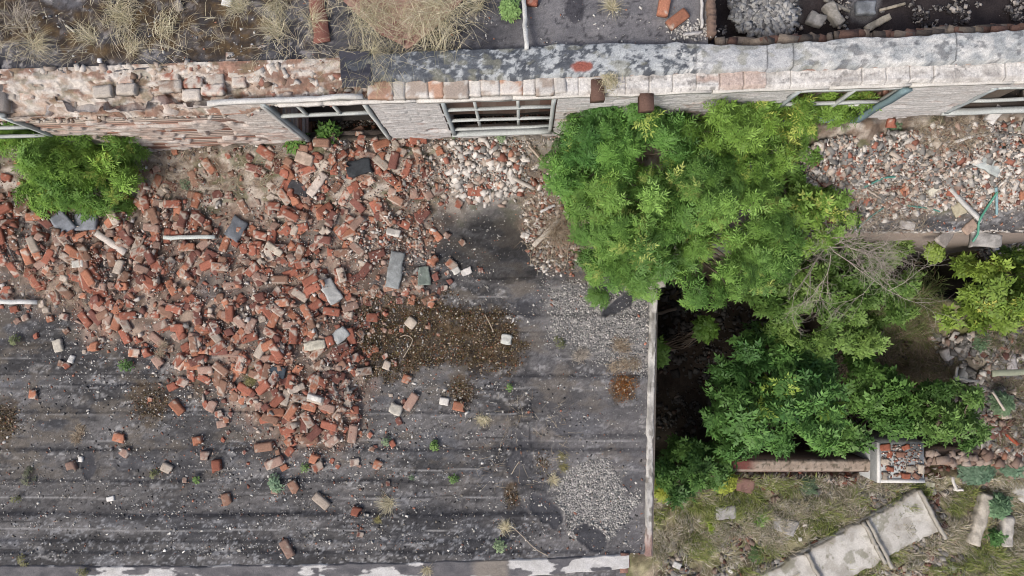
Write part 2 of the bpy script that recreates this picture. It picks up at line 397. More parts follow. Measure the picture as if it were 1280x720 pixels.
BLD=empty('ruined_building',P(300,140,0))
tag(BLD,'roofless-looking ruined brick building with flat tarred roofs and a limewashed wall of empty windows','building')
build_lower_roof(BLD)
# ------------------------------------------------------------------ upper roof and parapet
ZU=2.14
def hz2(x,y):
    u,v=plan(x,y,0*np.asarray(x)+ZU); return ZU+.03*fbm(u/50,v/30,60,3)
def build_upper(bld):
    st=.018
    a=P(-80,-60,ZU);b=P(896,120,ZU)
    X,Y=np.meshgrid(np.arange(a[0],b[0],st),np.arange(b[1]-.1,a[1],st),indexing='ij'); U,V=plan(X,Y,0*X+ZU)
    Z=hz2(X,Y)
    base=lerp((.026,.027,.034),(.10,.10,.108),ss(.3,.7,fbm(U/50,V/22,61,6,.65)))
    base*=(.7+.6*fbm(U/6,V/5,62,3))[...,None]
    lf=ss(.62,.7,fbm(U/7,V/6,63,3))*ss(440,380,U); base=lerp(base,(.33,.32,.32),lf*.6)
    rt=ss(600,680,U); base=lerp(base,lerp((.10,.10,.11),(.24,.235,.24),fbm(U/30,V/14,64,4)),rt*.75)
    base=lerp(base,(.03,.03,.038),ss(1.1,.85,blob(U,V,718,12,12,20)+.4*(fbm(U/8,V/8,65,2)-.5))*.8)
    base=lerp(base,(.022,.022,.028),(1-ss(0,.04,np.abs(fbm(U/20,V/13,66,3)-.5)))*ss(.4,.6,fbm(U/60,V/50,67,2))*.8)
    mo=ss(.46,.58,fbm(U/60,V/34,68,4)+.14*ss(70,20,V))*ss(420,370,U)*ss(88,66,V)
    mo=mo*(.55+.45*ss(.4,.55,fbm(U/9,V/8,158,3))); base=lerp(base,lerp((.035,.024,.016),(.13,.085,.038),ss(.35,.75,fbm(U/10,V/9,69,5,.65)))*.8,mo*.95)
    base*=(.8+.4*vn(X*60,Y*60,70))[...,None]
    vedge=np.where(U<300,97-.05*U,np.where(U<428,82,112))+6*(fbm(U/16,V*0,71,3)-.5)
    kee=(V<vedge)&(U<886)
    Z=Z+.05*ss(10,0,vedge-V)*(fbm(U/8,V/8,72,2)-.3)
    grid_obj(X,Y,Z,base,kee,'upper_roof',M_FELT,bld)
    mb=MB()
    t=[P(-80,-60,ZU),P(884,-60,ZU),P(884,60,ZU),P(-80,84,ZU)]
    Vv=[(p[0],p[1],ZU-.02) for p in t]+[(p[0],p[1],ZU-.2) for p in t]
    mb.add(Vv,[[0,3,2,1],[4,5,6,7],[0,1,5,4],[1,2,6,5],[2,3,7,6],[3,0,4,7]],(.15,.14,.13))
    mb.build('roof_slab',M_CONC,bld)
    # parapet capping: lumpy tarred and limed top with thickness
    n=int(8.2/.015); u=np.linspace(432,1360,n); prof=np.linspace(0,1,34)
    back=np.interp(u,[432,470,560,640,760,850,960,1060,1180,1360],[72,66,61,57,53,52,56,47,41,34])+3*(fbm(u/18,u*0,75,3)-.5)*2
    front=np.interp(u,[432,470,640,800,960,1180,1360],[103,101,99,93,88,80,74])+2*(fbm(u/9,u*0,76,3)-.5)*2
    UU=np.repeat(u[:,None],34,1); T=np.repeat(prof[None],n,0); VV=back[:,None]*(1-T)+front[:,None]*T
    zz=2.30+.035*np.sin(T*PI)**.5+.03*(fbm(UU/14,VV/9,77,4)-.5)
    down=np.maximum(ss(.06,0,T),ss(.94,1,T)); zz=zz-down*.13
    pw=P2(np.stack([UU.ravel(),VV.ravel()],-1),2.3); X=pw[:,0].reshape(UU.shape);Y=pw[:,1].reshape(UU.shape)
    dark=lerp((.035,.040,.052),(.12,.135,.15),fbm(UU/20,VV/10,78,4))
    lime=lerp((.30,.32,.325),(.54,.54,.52),ss(.3,.7,fbm(UU/14,VV/9,79,5,.65)))
    lich=ss(.46,.60,fbm(UU/8,VV/6,80,5,.7)+.16*ss(520,800,UU)-.08)
    pal=np.clip(ss(860,900,UU)+ss(820,860,UU)*lich,0,1)
    C=lerp(lerp(dark,(.44,.47,.48),lich*.75*ss(440,560,UU)),lime,pal*.85)
    C=lerp(C,lerp((.27,.285,.30),(.42,.43,.44),fbm(UU/16,VV/9,81,4)),ss(870,890,UU)*ss(1010,980,UU)*.7)
    C=lerp(C,(.06,.065,.075),ss(.58,.66,fbm(UU/12,VV/8,82,4))*.6*ss(980,1020,UU))
    C=lerp(C,(.20,.20,.15),ss(.60,.7,fbm(UU/16,VV/10,83,3))*.5*(1-ss(980,1100,UU)))
    C=lerp(C,(.24,.08,.06),ss(1.1,.7,blob(UU,VV,727,84,14,8)+.4*(fbm(UU/6,VV/6,84,2)-.5)))
    for cu in (990,957,868,1192): C=lerp(C,(.03,.03,.035),np.exp(-((UU-cu-2*fbm(VV/6,VV*0,85,2))/.9)**2)*.8)
    C*=(.8+.4*vn(X*70,Y*70,86))[...,None]
    grid_obj(X,Y,zz,C,np.ones(X.shape,bool),'parapet',M_FELT,bld,flip=True)
    # masonry backing strip below the capping
    mb=MB()
    for i in range(0,n-12,12):
        j=i+12
        q=[P(u[i],back[i]+1.5,2.3),P(u[j],back[j]+1.5,2.3),P(u[j],front[j]-1.5,2.3),P(u[i],front[i]-1.5,2.3)]
        Vx=[(p[0],p[1],2.24) for p in q]+[(p[0],p[1],1.0) for p in q]
        mb.add(Vx,[[0,3,2,1],[4,5,6,7],[0,1,5,4],[2,3,7,6]]+([[3,0,4,7]] if i==0 else []),lerp((.22,.13,.10),(.4,.35,.3),np.array(vn(i*.11,3.,5))))
    # brown broken brickwork along the back of the parapet over the collapsed room
    mb.build('parapet_core',M_WALL,bld)
    mb=MB()
    for k in range(58):
        uu=900+k*7.6+RNG.uniform(-2,2); bb=np.interp(uu,u,back)
        if uu>1360: break
        c=P(uu,bb-.5-RNG.uniform(0,2)+(2 if uu>1080 else 0),2.10+RNG.uniform(-.05,.03)); L_=RNG.uniform(.6,2.2)
        box(mb,c,(.10*L_,.10,.07),eul(RNG.normal(0,.1),RNG.normal(0,.1),RNG.normal(0,.12)),np.array([(.15,.09,.07),(.20,.165,.13),(.14,.115,.095)][RNG.integers(3)])*RNG.uniform(.7,1.2),.009)
    mb.build('broken_course',M_WALL,bld)
    # cross wall stub beside the collapsed room
    mb=MB()
    beam(mb,P(883.5,-60,2.02),P(884,52,2.02),.085,.45,(.17,.12,.095),.05,nseg=40,wob=.005)
    beam(mb,P(876,-60,2.20),P(877,36,2.20),.025,.06,(.46,.45,.43),.08,nseg=20,wob=.004)
    beam(mb,P(853,43.5,2.18),P(877,41,2.18),.03,.04,(.40,.39,.38),.08,nseg=6,wob=.004)
    mb.build('cross_wall',M_WALL,bld)
    # black felt flap hanging over the broken edge
    n=26; a,b=np.meshgrid(np.linspace(0,1,n),np.linspace(0,1,n),indexing='ij')
    uu=425+38*a+3*b; vv=66+42*b-3*a*b
    p=P2(np.stack([uu.ravel(),vv.ravel()],-1),2.3); zz=2.34-.02*np.sin(b*5)-.10*ss(.7,1,b)+.012*fbm(a*4,b*4,88,2)
    Cc=lerp((.022,.024,.034),(.05,.052,.066),fbm(a*5,b*5,89,3))
    grid_obj(p[:,0].reshape(n,n),p[:,1].reshape(n,n),zz,Cc,np.ones((n,n),bool),'felt_flap',M_FELT,bld,flip=True)
build_upper(BLD)
# ------------------------------------------------------------------ facade wall
OPEN=[(-1.35,-.12,.75,2.0),(2.81,3.94,.42,2.14),(4.74,6.03,.55,2.02),(8.65,9.86,.6,1.98),(10.86,12.1,.85,1.86)]
def build_wall(bld):
    st=.018
    s=np.arange(-1.9,13.4,st); z=np.arange(-.1,2.17,st)
    Sg,Zg=np.meshgrid(s,z,indexing='ij')
    row=np.floor(Zg/.077); bx=Sg/.262+.5*(row%2); fx=bx-np.floor(bx); fz=Zg/.077-row
    joint=np.minimum(np.minimum(fx,1-fx)*3.4,np.minimum(fz,1-fz))
    jm=ss(.16,.05,joint)
    rnd=_h(np.floor(bx),row,5); rnd2=_h(np.floor(bx),row,6)
    dam=ss(.47,.6,fbm(Sg/.55,Zg/.4,90,4)+.22*ss(2.7,1.6,Sg)-.16*ss(2.6,3.4,Sg))
    out=-.010*jm+.010*(rnd-.5)+.03*(fbm(Sg*5,Zg*6,91,4)-.5)+.05*(fbm(Sg*2.2,Zg*2.5,191,3)-.5)*ss(2.9,2.4,Sg)
    gone=(rnd2<.16+.25*ss(2.4,1.2,Sg))*dam
    out-=gone*.055*(.6+.6*rnd)
    big=ss(.60,.66,fbm(Sg/.5+3,Zg/.45,92,3))*ss(2.75,2.3,Sg); out-=big*.11
    wash=lerp((.38,.35,.32),(.56,.545,.52),fbm(Sg/.2,Zg/.05,93,4))
    wash=lerp(wash,(.50,.51,.52),ss(3.3,4.2,Sg)*.5)
    bare=lerp(lerp((.27,.14,.105),(.37,.26,.21),rnd),(.42,.37,.32),jm*.7)
    peel=ss(.5,.62,fbm(Sg/.13,Zg/.045,94,4)+.10*dam+.05*(rnd-.5)-.07*ss(3.,4.2,Sg))
    C=lerp(wash,bare,np.clip(peel*(.25+.6*dam),0,1)*.62); C=lerp(C,(.40,.32,.27),.45*ss(2.7,2.2,Sg)*fbm(Sg*2,Zg*3,214,3)*1.3)
    C=lerp(C,(.24,.10,.07),gone*.55*(rnd>.55))
    C=lerp(C,(.06,.045,.035),gone*ss(.3,.05,fz)*.0+jm*.14)
    C=lerp(C,(.47,.45,.42),ss(.46,.3,Zg+.1*fbm(Sg*3,Zg*3,95,2))*ss(.5,1,Sg)*.6)
    C*=(.85+.3*vn(Sg*60,Zg*60,96))[...,None]
    keep=np.ones(Sg.shape,bool)
    for a,b,c,d in OPEN:
        wob=.03*(fbm(Sg*8,Zg*8,97,3)-.5); keep&=~((Sg>a+wob)&(Sg<b+wob)&(Zg>c+wob)&(Zg<d))
    lowtop=2.2-.26*ss(2.6,2.0,Sg)*fbm(Sg*3.5,Sg*0,98,3)*1.2-.03
    keep&=Zg<lowtop+.02
    X=WA[0]+WD[0]*Sg+WN[0]*out; Y=WA[1]+WD[1]*Sg+WN[1]*out
    grid_obj(X,Y,Zg,C,keep,'facade_wall',M_WALL,bld)
    # reveals, sills, lintel undersides and masonry behind: solid piers built of blocks .36 m deep
    mb=MB(); D=.36
    def blk(a,b,c,d,o0=-.012,o1=-D,col=(.33,.25,.21)):
        V=[WP(a,c,o0),WP(b,c,o0),WP(b,c,o1),WP(a,c,o1),WP(a,d,o0),WP(b,d,o0),WP(b,d,o1),WP(a,d,o1)]
        mb.add(V,[[0,3,2,1],[4,5,6,7],[0,1,5,4],[1,2,6,5],[2,3,7,6],[3,0,4,7]],np.asarray(col)*RNG.uniform(.85,1.15))
    xs=[-1.9]; 
    for a,b,c,d in OPEN: xs+= [a,b]
    xs.append(13.4)
    for i in range(0,len(xs),2):
        a,b=xs[i],xs[i+1]; zt=1.80 if b<2.85 else 2.1
        # piers as courses with toothed reveal ends
        k=0; zc=-.1
        while zc<zt-.07:
            e=.03 if k%2 else 0
            blk(a+e,b-e,zc,zc+.068,-.03,-D,col=lerp((.28,.14,.10),(.45,.40,.35),np.array(RNG.random()))); zc+=.076; k+=1
    for a,b,c,d in OPEN:
        blk(a-.02,b+.02,-.1,c-.03,-.03,-.15,(.12,.10,.085)); blk(a-.1,b+.1,*((1.98,2.02) if a==2.81 else (d+.01,2.12)),(-.14 if a==2.81 else -.03),-D,(.30,.27,.24))  # sill blocks coloured dark, painting room shade into the openings
    mb.build('masonry_core',M_WALL,bld)
    # top courses
    mb=MB()
    s0=-1.9
    while s0<4.02:         # broken stepped brickwork where the tar edge has gone
        for k in range(6):
            zc=2.14-.076*k
            dep=.30+.05*k-.0*s0+RNG.normal(0,.02)
            fr=-(.30-.055*k)*ss(4.4,3.4,np.array(s0))*fbm(np.array(s0*1.7),np.array(k*.8),99,2)*1.75
            if RNG.random()<.42 or (2.75<s0<3.95 and k>1): continue
            L=.25; 
            y0=float(min(fr,-.002*k)); y1=-.42
            nrow=3 if s0>2.0 or k>0 else 2
            for q in range(nrow):
                c=WP(s0+RNG.normal(0,.012)+(.12 if k%2 else 0),zc,y0-.055-.12*q+RNG.normal(0,.012)); c[2]-=.03
                tt=RNG.random()-(.30 if s0>2.5 else 0); col=(.26,.11,.075) if tt<.12 else ((.37,.28,.23) if tt<.40 else ((.44,.40,.35) if tt<.85 else (.30,.22,.17)))
                R=np.array([[WD[0],-WD[1],0],[WD[1],WD[0],0],[0,0,1]])@eul(RNG.normal(0,.08),RNG.normal(0,.05),RNG.normal(0,.05))
                V,Fs,_=gridbox(.25*RNG.uniform(.5,1.04),.118,.074,.03); V=V+RNG.normal(0,.004,V.shape)
                f=fbm(V[:,0]*20+s0*9,V[:,1]*20+k,101,3); cc=lerp(np.array(col),(.47,.43,.38),ss(.36,.52,f))
                mb.add(V@R.T+c,Fs,cc*RNG.uniform(.8,1.15))
        s0+=.248
    mb.build('broken_brickwork',M_WALL,bld); mb=MB()
    s0=4.0
    while s0<6.2:         # laid cap course in front of the parapet
        w=RNG.choice([.25,.25,.13,.2,.27,.16])
        for q in range(1):
            if s0>6.1 and RNG.random()<.62: continue
            t=RNG.random(); rightness=float(ss(5,8,np.array(s0)))
            col=(.38,.24,.175) if t<.30-.12*rightness else ((.34,.29,.25) if t<.62 else (.47,.45,.42))
            R=np.array([[WD[0],-WD[1],0],[WD[1],WD[0],0],[0,0,1]])@eul(RNG.normal(0,.03),RNG.normal(0,.025),RNG.normal(0,.03))
            V,Fs,_=gridbox(w-.002,.20*RNG.uniform(.86,1.05),.075,.03); V=V+RNG.normal(0,.0025,V.shape)
            f=fbm(V[:,0]*14+s0*9,V[:,1]*14,102,3); cc=lerp(np.array(col),(.53,.515,.485),ss(.5-.2*rightness,.62-.2*rightness,f)*.9)
            sag=.0 if s0<8 else 0
            mb.add(V@R.T+WP(s0+w/2,2.20+RNG.normal(0,.004),-.085+RNG.normal(0,.006)),Fs,cc*RNG.uniform(.82,1.12))
        s0+=w
    mb.build('cap_course',M_WALL,bld)
    n_,k_=1000,16; Sa,Ta=np.meshgrid(np.linspace(5.9,13.3,n_),np.linspace(0,1,k_),indexing='ij'); oo=-.20+.225*Ta+.02*ss(.8,1,Ta)*(fbm(Sa*5,Sa*0,228,4)-.5)*2
    bk=_h(np.floor(Sa/.25+.3*_h(np.floor(Sa/1.1),Sa*0,231)),Sa*0,229); cg=np.abs((Sa/.25)-np.round(Sa/.25)); dz=2.232+.014*(bk-.5)*ss(6,7,Sa)+.035*(fbm(Sa*7,Ta*2,230,5,.6)-.5)-.05*ss(.86,1,Ta)-.014*ss(.035,.01,cg)*(bk>.35)
    Ca=lerp((.36,.345,.325),(.53,.52,.50),ss(.3,.6,fbm(Sa*5,Ta*3,232,5,.65)+.15*(bk-.5))); Ca=lerp(Ca,(.36,.24,.19),ss(.62,.72,bk*.5+fbm(Sa*4,Ta*2,233,4)*.5)*.6*ss(9.6,8,Sa)); Ca=lerp(Ca,(.10,.095,.09),ss(.60,.68,fbm(Sa*6,Ta*2.5,234,5,.7))*.6); Ca=lerp(Ca,(.12,.11,.10),ss(.03,.01,cg)*(bk>.35)*.6); Ca=Ca*(.82+.36*vn(Sa*50,Ta*12,235))[...,None]
    grid_obj(WA[0]+WD[0]*Sa+WN[0]*oo,WA[1]+WD[1]*Sa+WN[1]*oo,dz,Ca,np.ones(Sa.shape,bool),'crumbled_coping',M_WALL,bld,flip=True)
    n_,k_=720,30; Sa,Ta=np.meshgrid(np.linspace(-1.9,4.0,n_),np.linspace(0,1,k_),indexing='ij')
    oo=-.46+.47*Ta; st5=np.floor(Ta*6+1.5*(fbm(Sa*1.3,Sa*0,215,3)-.5)+.5*vn(Sa*4,np.floor(Ta*6),216))/6; st5=np.clip(st5,0,1); dz=2.185-.36*st5**1.4*ss(2.9,2.5,Sa)-.08*ss(2.5,2.9,Sa)*st5+.035*(fbm(Sa*8,Ta*5,210,5,.6)-.5)+.03*(vn(Sa*4,st5*9,211)-.5)
    Ca=lerp((.33,.26,.21),(.48,.45,.41),ss(.35,.6,fbm(Sa*5,Ta*5,212,5,.65))); Ca=lerp(Ca,lerp((.14,.10,.07),(.27,.13,.09),fbm(Sa*9,Ta*7,217,3)),ss(.55,.64,fbm(Sa*4,Ta*6,213,5,.6)+.16*ss(1.9,2.9,Sa))*.85); Ca=lerp(Ca,(.13,.12,.07),ss(.6,.68,fbm(Sa*6,Ta*5,218,3))*.5); Ca=Ca*(.75+.5*vn(Sa*40,Ta*14,219))[...,None]
    grid_obj(WA[0]+WD[0]*Sa+WN[0]*oo,WA[1]+WD[1]*Sa+WN[1]*oo,dz,Ca,np.ones(Sa.shape,bool),'crumbled_top',M_WALL,bld,flip=True)
    mb=MB(); rr=np.random.default_rng(5); nn=1500; sa=rr.uniform(-1.9,4.0,nn); ta=rr.random(nn); pp=np.stack([WA[0]+WD[0]*sa+WN[0]*(-.46+.47*ta),WA[1]+WD[1]*sa+WN[1]*(-.46+.47*ta),2.17-.34*ta**1.4*ss(2.9,2.5,sa)-.08*ta],-1)
    stones(mb,pp,.012+.06*rr.random(nn)**2.5,pick(nn,[(.25,.13,.10),(.38,.32,.27),(.46,.43,.39),(.17,.12,.09)],[1,2.5,3,1.2],rr),rr,.7); mb.build('loose_masonry',M_STONE,bld)
    # string course: whitewashed fillet just under the cap
    mb=MB(); s0=3.0
    while s0<13.3:
        L=RNG.uniform(.5,1.3); 
        beam(mb,WP(s0,2.125,.012),WP(s0+L-.01,2.125,.012+RNG.normal(0,.004)),.05,.06,(.53,.52,.49),.06,nseg=8,wob=.003); s0+=L
    mb.build('string_course',M_WALL,bld)
    # lean-to render strip at left base
    # room floor, its near-black colour paints in the indoor shade
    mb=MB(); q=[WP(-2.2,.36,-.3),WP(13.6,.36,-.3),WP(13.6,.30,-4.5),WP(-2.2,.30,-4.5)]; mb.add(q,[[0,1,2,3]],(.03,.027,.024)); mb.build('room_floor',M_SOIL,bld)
    mb=MB(); q=[WP(-2.2,-.1,-4.4),WP(13.6,-.1,-4.4),WP(13.6,2.1,-4.4),WP(-2.2,2.1,-4.4)]; mb.add(q+[p+np.array([0,.2,0]) for p in q],[[0,1,2,3],[4,7,6,5],[0,4,5,1],[3,2,6,7],[0,3,7,4],[1,5,6,2]],(.2,.15,.12)); mb.build('rear_wall',M_WALL,bld)
build_wall(BLD)
WC=(.42,.45,.44); WC2=(.33,.37,.38)
def window(k,bars,label=None,skip=()):
    a,b,c,d=OPEN[k]; o=-.015
    mb=MB(); t=.055
    if 'top' not in skip: beam(mb,WP(a-.01,d-.03,o),WP(b+.01,d-.03,o),.04,t,WC,.06,nseg=6,wob=.002)
    if 'bot' not in skip: beam(mb,WP(a,c+.03,o),WP(b,c+.03,o),.07,t,WC,.06,nseg=6,wob=.002)
    if 'left' not in skip: beam(mb,WP(a+.03,c,o),WP(a+.03,d,o),.045,t,WC2,.06,nseg=6,wob=.002)
    if 'right' not in skip: beam(mb,WP(b-.03,c,o),WP(b-.03,d,o),.045,t,WC,.06,nseg=6,wob=.002)
    w=mb.build('window',M_WOOD,BLD)
    if label: w['label']=label
    for (s0,z0,s1,z1,th) in bars:
        m2=MB(); beam(m2,WP(s0,z0,o+.005),WP(s1,z1,o+.005),.035,th,WC,.05,nseg=5,wob=.002)
        g=m2.build('glazing_bar',M_WOOD,None); g.parent=w
window(0,[(-1.3,1.52,-.15,1.50,.05),(-1.3,1.15,-.15,1.13,.05)],'empty window frame at the left edge behind the shrub')
window(1,[(2.84,1.62,3.9,1.66,.06),(3.17,1.64,3.17,2.12,.03),(3.56,1.65,3.56,2.12,.03)],'empty window whose lower half has lost its bars',skip=('bot',))
window(2,[(4.78,1.66,6.0,1.66,.035),(4.78,1.22,6.0,1.22,.03),(5.12,.95,5.12,2.0,.02),(5.6,.95,5.6,2.0,.02),(4.78,.82,6.0,.84,.03)],'empty barred window left of the big shrub')
window(3,[(8.7,1.45,9.8,1.45,.05),(9.3,.6,9.3,1.95,.04)],'empty window half hidden behind the big shrub')
window(4,[(10.9,1.36,12.0,1.36,.05)],'wide empty window at the right end choked with rubble')
# lintel boards and loose timber of the second window
mb=MB(); beam(mb,WP(2.25,2.17,-.01),WP(3.95,2.25,-.01),.05,.06,(.50,.50,.48),.05,nseg=14,wob=.004); mb.build('lintel_board',M_WOOD,BLD)
mb=MB(); beam(mb,WP(2.82,2.1,.01),WP(2.82,.65,.01),.045,.03,(.36,.37,.36),.08,nseg=10,wob=.003); mb.build('jamb_board',M_WOOD,BLD)
mb=MB(); beam(mb,WP(9.84,2.0,.02),WP(9.80,.65,.05),.10,.04,(.15,.22,.24),.05,nseg=10,wob=.004); mb.build('jamb_board',M_WOOD,BLD)
mb=MB(); V=[WP(8.7,.62,.18),WP(9.8,.62,.18),WP(9.8,1.0,-.2),WP(8.7,1.0,-.2)]
mb.add(V+[v-np.array([0,0,.05]) for v in V],[[0,1,2,3],[7,6,5,4],[0,4,5,1],[1,5,6,2],[2,6,7,3],[3,7,4,0]],(.24,.33,.37)); mb.build('sill_sheet',M_PIPE,BLD)
# ------------------------------------------------------------------ side wall, south parapet
def build_edges(bld):
    n=420; t=np.linspace(0,1,n); vv=333+t*362; uc=np.interp(vv,[333,420,520,600,695],[819,816,813.5,812,811])
    w=9.5+2.2*(fbm(t*40,t*0,110,3)-.5)*2; k=9
    A=np.linspace(-1,1,k)[None].repeat(n,0); U=uc[:,None]+A*w[:,None]/2+1.6*(fbm(t[:,None]*60,A,111,3)-.5); V=vv[:,None].repeat(k,1)
    zz=.075+.02*(fbm(U/5,V/9,112,3)-.5)-.09*ss(.72,1,np.abs(A))
    p=P2(np.stack([U.ravel(),V.ravel()],-1),.06)
    C=lerp((.24,.235,.22),(.47,.46,.43),ss(.3,.65,fbm(U/7,V/16,113,4)))
    C=lerp(C,(.10,.09,.075),ss(.58,.7,fbm(U/4,V/12,114,3))*.7)
    C=lerp(C,(.28,.13,.10),ss(650,690,V)*.6)
    grid_obj(p[:,0].reshape(n,k),p[:,1].reshape(n,k),zz,C,np.ones((n,k),bool),'wall_coping',M_CONC,bld)
    mb=MB()
    def wallseg(u0,v0,u1,v1,th,z0,z1,col):
        a=P(u0,v0,0);b=P(u1,v1,0);d=(b-a)/np.linalg.norm(b-a); s=np.array([-d[1],d[0],0])*th/2
        q=[a-s,b-s,b+s,a+s]; Vx=[(x[0],x[1],z1) for x in q]+[(x[0],x[1],z0) for x in q]
        mb.add(Vx,[[0,1,2,3],[7,6,5,4],[0,4,5,1],[1,5,6,2],[2,6,7,3],[3,7,4,0]],col)
    wallseg(818.5,334,811.5,694,.085,-4.6,.045,(.22,.19,.16)); mb.build('side_wall',M_WALL,bld)
    mb=MB(); wallseg(818.5,322,1062,278,.10,-4.6,-.03,(.22,.19,.16)); wallseg(1062,284,1360,284,.12,-4.6,-.03,(.24,.2,.17)); mb.build('room_wall',M_WALL,bld)
    mb=MB(); wallseg(-70,709,786,697,.2,-4.6,-.0,(.3,.27,.24)); mb.build('south_wall',M_WALL,bld)
    # south parapet with flaking white paint
    n=1000; u=np.linspace(-70,786,n); k=22; T=np.linspace(0,1,k)[None].repeat(n,0)
    U=u[:,None].repeat(k,1); top=np.interp(u,[-70,300,640,786],[705,705,698,692])+4*(fbm(u/20,u*0,115,3)-.5); V=top[:,None]+T*np.interp(u,[-70,600,786],[30,26,20])[:,None]
    p=P2(np.stack([U.ravel(),V.ravel()],-1),.03); zz=.055+.02*(fbm(U/12,V/8,116,3)-.5)-.06*ss(.1,0,T)-.1*ss(.93,1,T)
    C=lerp((.05,.052,.06),(.16,.155,.16),fbm(U/14,V/8,117,4))
    wh=ss(.50,.54,fbm(U/34,V/11,118,4)+.10*(ss(.15,.5,T)-.6)+.10*np.exp(-((U-440)/60)**2)+.09*np.exp(-((U-730)/45)**2)-.2*np.exp(-((U-555)/35)**2)-.18*np.exp(-((U-700)/12)**2)-.06*ss(250,200,U))
    C=lerp(C,lerp((.36,.355,.34),(.54,.54,.535),fbm(U/8,V/6,250,4)),wh); C=lerp(C,(.25,.22,.18),ss(585,600,U)*ss(640,630,U)*.6)
    grid_obj(p[:,0].reshape(n,k),p[:,1].reshape(n,k),zz,C,np.ones((n,k),bool),'south_parapet',M_FELT,bld,flip=True)
    mb=MB()
    for (u,v) in ((781,695),(782,703),(780,711)):
        box(mb,P(u,v,.02),(.11,.09,.06),eul(0,0,RNG.normal(0,.1)),(.20,.115,.09),.005)
    mb.build('corner_brickwork',M_BRICK,bld)
    # ragged lime mortar lip of the roof edge over the pit
    mb=MB()
    for uu in np.arange(1040,1350,5):
        box(mb,P(uu,289+RNG.normal(0,.6),.0),(.06,.03,.05),eul(0,0,RNG.normal(0,.2)),np.array((.42,.40,.37))*RNG.uniform(.7,1.1),.006)
    mb.build('broken_lip',M_CONC,bld); mb=MB()
    for k in range(8): box(mb,P(822+RNG.uniform(-10,14),330+RNG.uniform(0,30),.03),(.12,.14,.05),eul(.1,.1,RNG.uniform(0,3)),(.33,.31,.28),.01)
    mb.build('corner_mortar',M_CONC,bld)
build_edges(BLD)
# collapsed room floor north of the parapet
def build_attic(bld):
    st=.03; z0=1.25
    a=P(880,-90,z0);b=P(1380,70,z0); X,Y=np.meshgrid(np.arange(a[0]-.3,b[0],st),np.arange(b[1],a[1],st),indexing='ij'); U,V=plan(X,Y,0*X+z0)
    Z=z0+.08*ss(1.1,.3,blob(U,V,955,10,45,50))+.1*fbm(U/30,V/30,120,3)
    C=lerp((.018,.015,.017),(.05,.042,.042),fbm(U/16,V/16,121,4)); C=lerp(C,(.17,.17,.165),ss(1.1,.6,blob(U,V,958,5,42,45)+1.2*(fbm(U/14,V/14,122,4)-.5))*.85)
    C=lerp(C,(.16,.16,.165),ss(1.1,.7,blob(U,V,1075,8,22,22)+.5*(fbm(U/10,V/10,123,3)-.5))*.7)
    grid_obj(X,Y,Z,C,np.ones(X.shape,bool),'attic_floor',M_SOIL,bld)
build_attic(BLD)
# ------------------------------------------------------------------ ground far below
ZG=-3.6
def hzg(x,y):
    u,v=plan(x,y,0*np.asarray(x)+ZG)
    z=-4.45+0*u
    z=z+.85*ss(572,600,v)                                # terrain south of the low wall
    z=z+1.5*ss(1130,1230,u)*ss(610,560,v)+.9*ss(1010,1110,u)*ss(480,410,v)*ss(1260,1150,u)*ss(330,360,v)
    z=z-.8*ss(1.1,.5,blob(u,v,1190,340,60,40))
    z=z+.22*(fbm(u/60,v/60,130,4)-.5)+.08*(fbm(u/14,v/14,131,3)-.5)
    far=ss(6,40,np.hypot(x,y)); return z*(1-far)+(-3.7)*far
def build_ground():
    # fine near patch inside one sheet: non-uniform grid reaching the horizon
    fx=np.concatenate([-np.geomspace(300,4,14)+0,np.arange(-1+.0,0,1.)]) 
    xs=np.concatenate([np.array([-600,-200,-80,-30,-12,-6,-2,0.5]),np.arange(1.2,11.8,.035),np.array([12.5,14,18,30,80,200,600])])
    ys=np.concatenate([np.array([-600,-200,-80,-30,-15,-9,-7]),np.arange(-6.2,2.2,.035),np.array([3,5,8,15,40,100,250,600])])
    X,Y=np.meshgrid(xs,ys,indexing='ij'); Z=hzg(X,Y); U,V=plan(X,Y,0*X+ZG)
    soil=lerp((.10,.08,.06),(.27,.23,.18),ss(.3,.7,fbm(U/18,V/18,132,5)))
    gr=lerp((.12,.125,.055),(.29,.27,.17),ss(.3,.7,fbm(U/9,V/9,133,4)))
    C=lerp(soil,gr,ss(.4,.6,fbm(U/40,V/40,134,4)))
    pit=ss(1165,1120,U)*ss(590,565,V)*ss(395,470,V+80*ss(1080,1000,U)); C=lerp(C,lerp((.010,.009,.008),(.045,.035,.028),fbm(U/12,V/12,135,4)),pit*.97)  # shade of the pit painted into the soil colour, almost black
    C=lerp(C,(.012,.010,.009),ss(1.1,.8,blob(U,V,1195,345,60,35))*.95)  # shade of the deeper hollow painted in the same way
    C=lerp(C,lerp((.12,.10,.09),(.30,.27,.24),fbm(U/8,V/8,136,3)),ss(1140,1200,U)*ss(420,450,V)*ss(590,560,V)*.7)
    C*=(.8+.4*vn(X*40,Y*40,137))[...,None]
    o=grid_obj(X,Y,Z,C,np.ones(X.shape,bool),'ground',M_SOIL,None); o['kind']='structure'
build_ground()
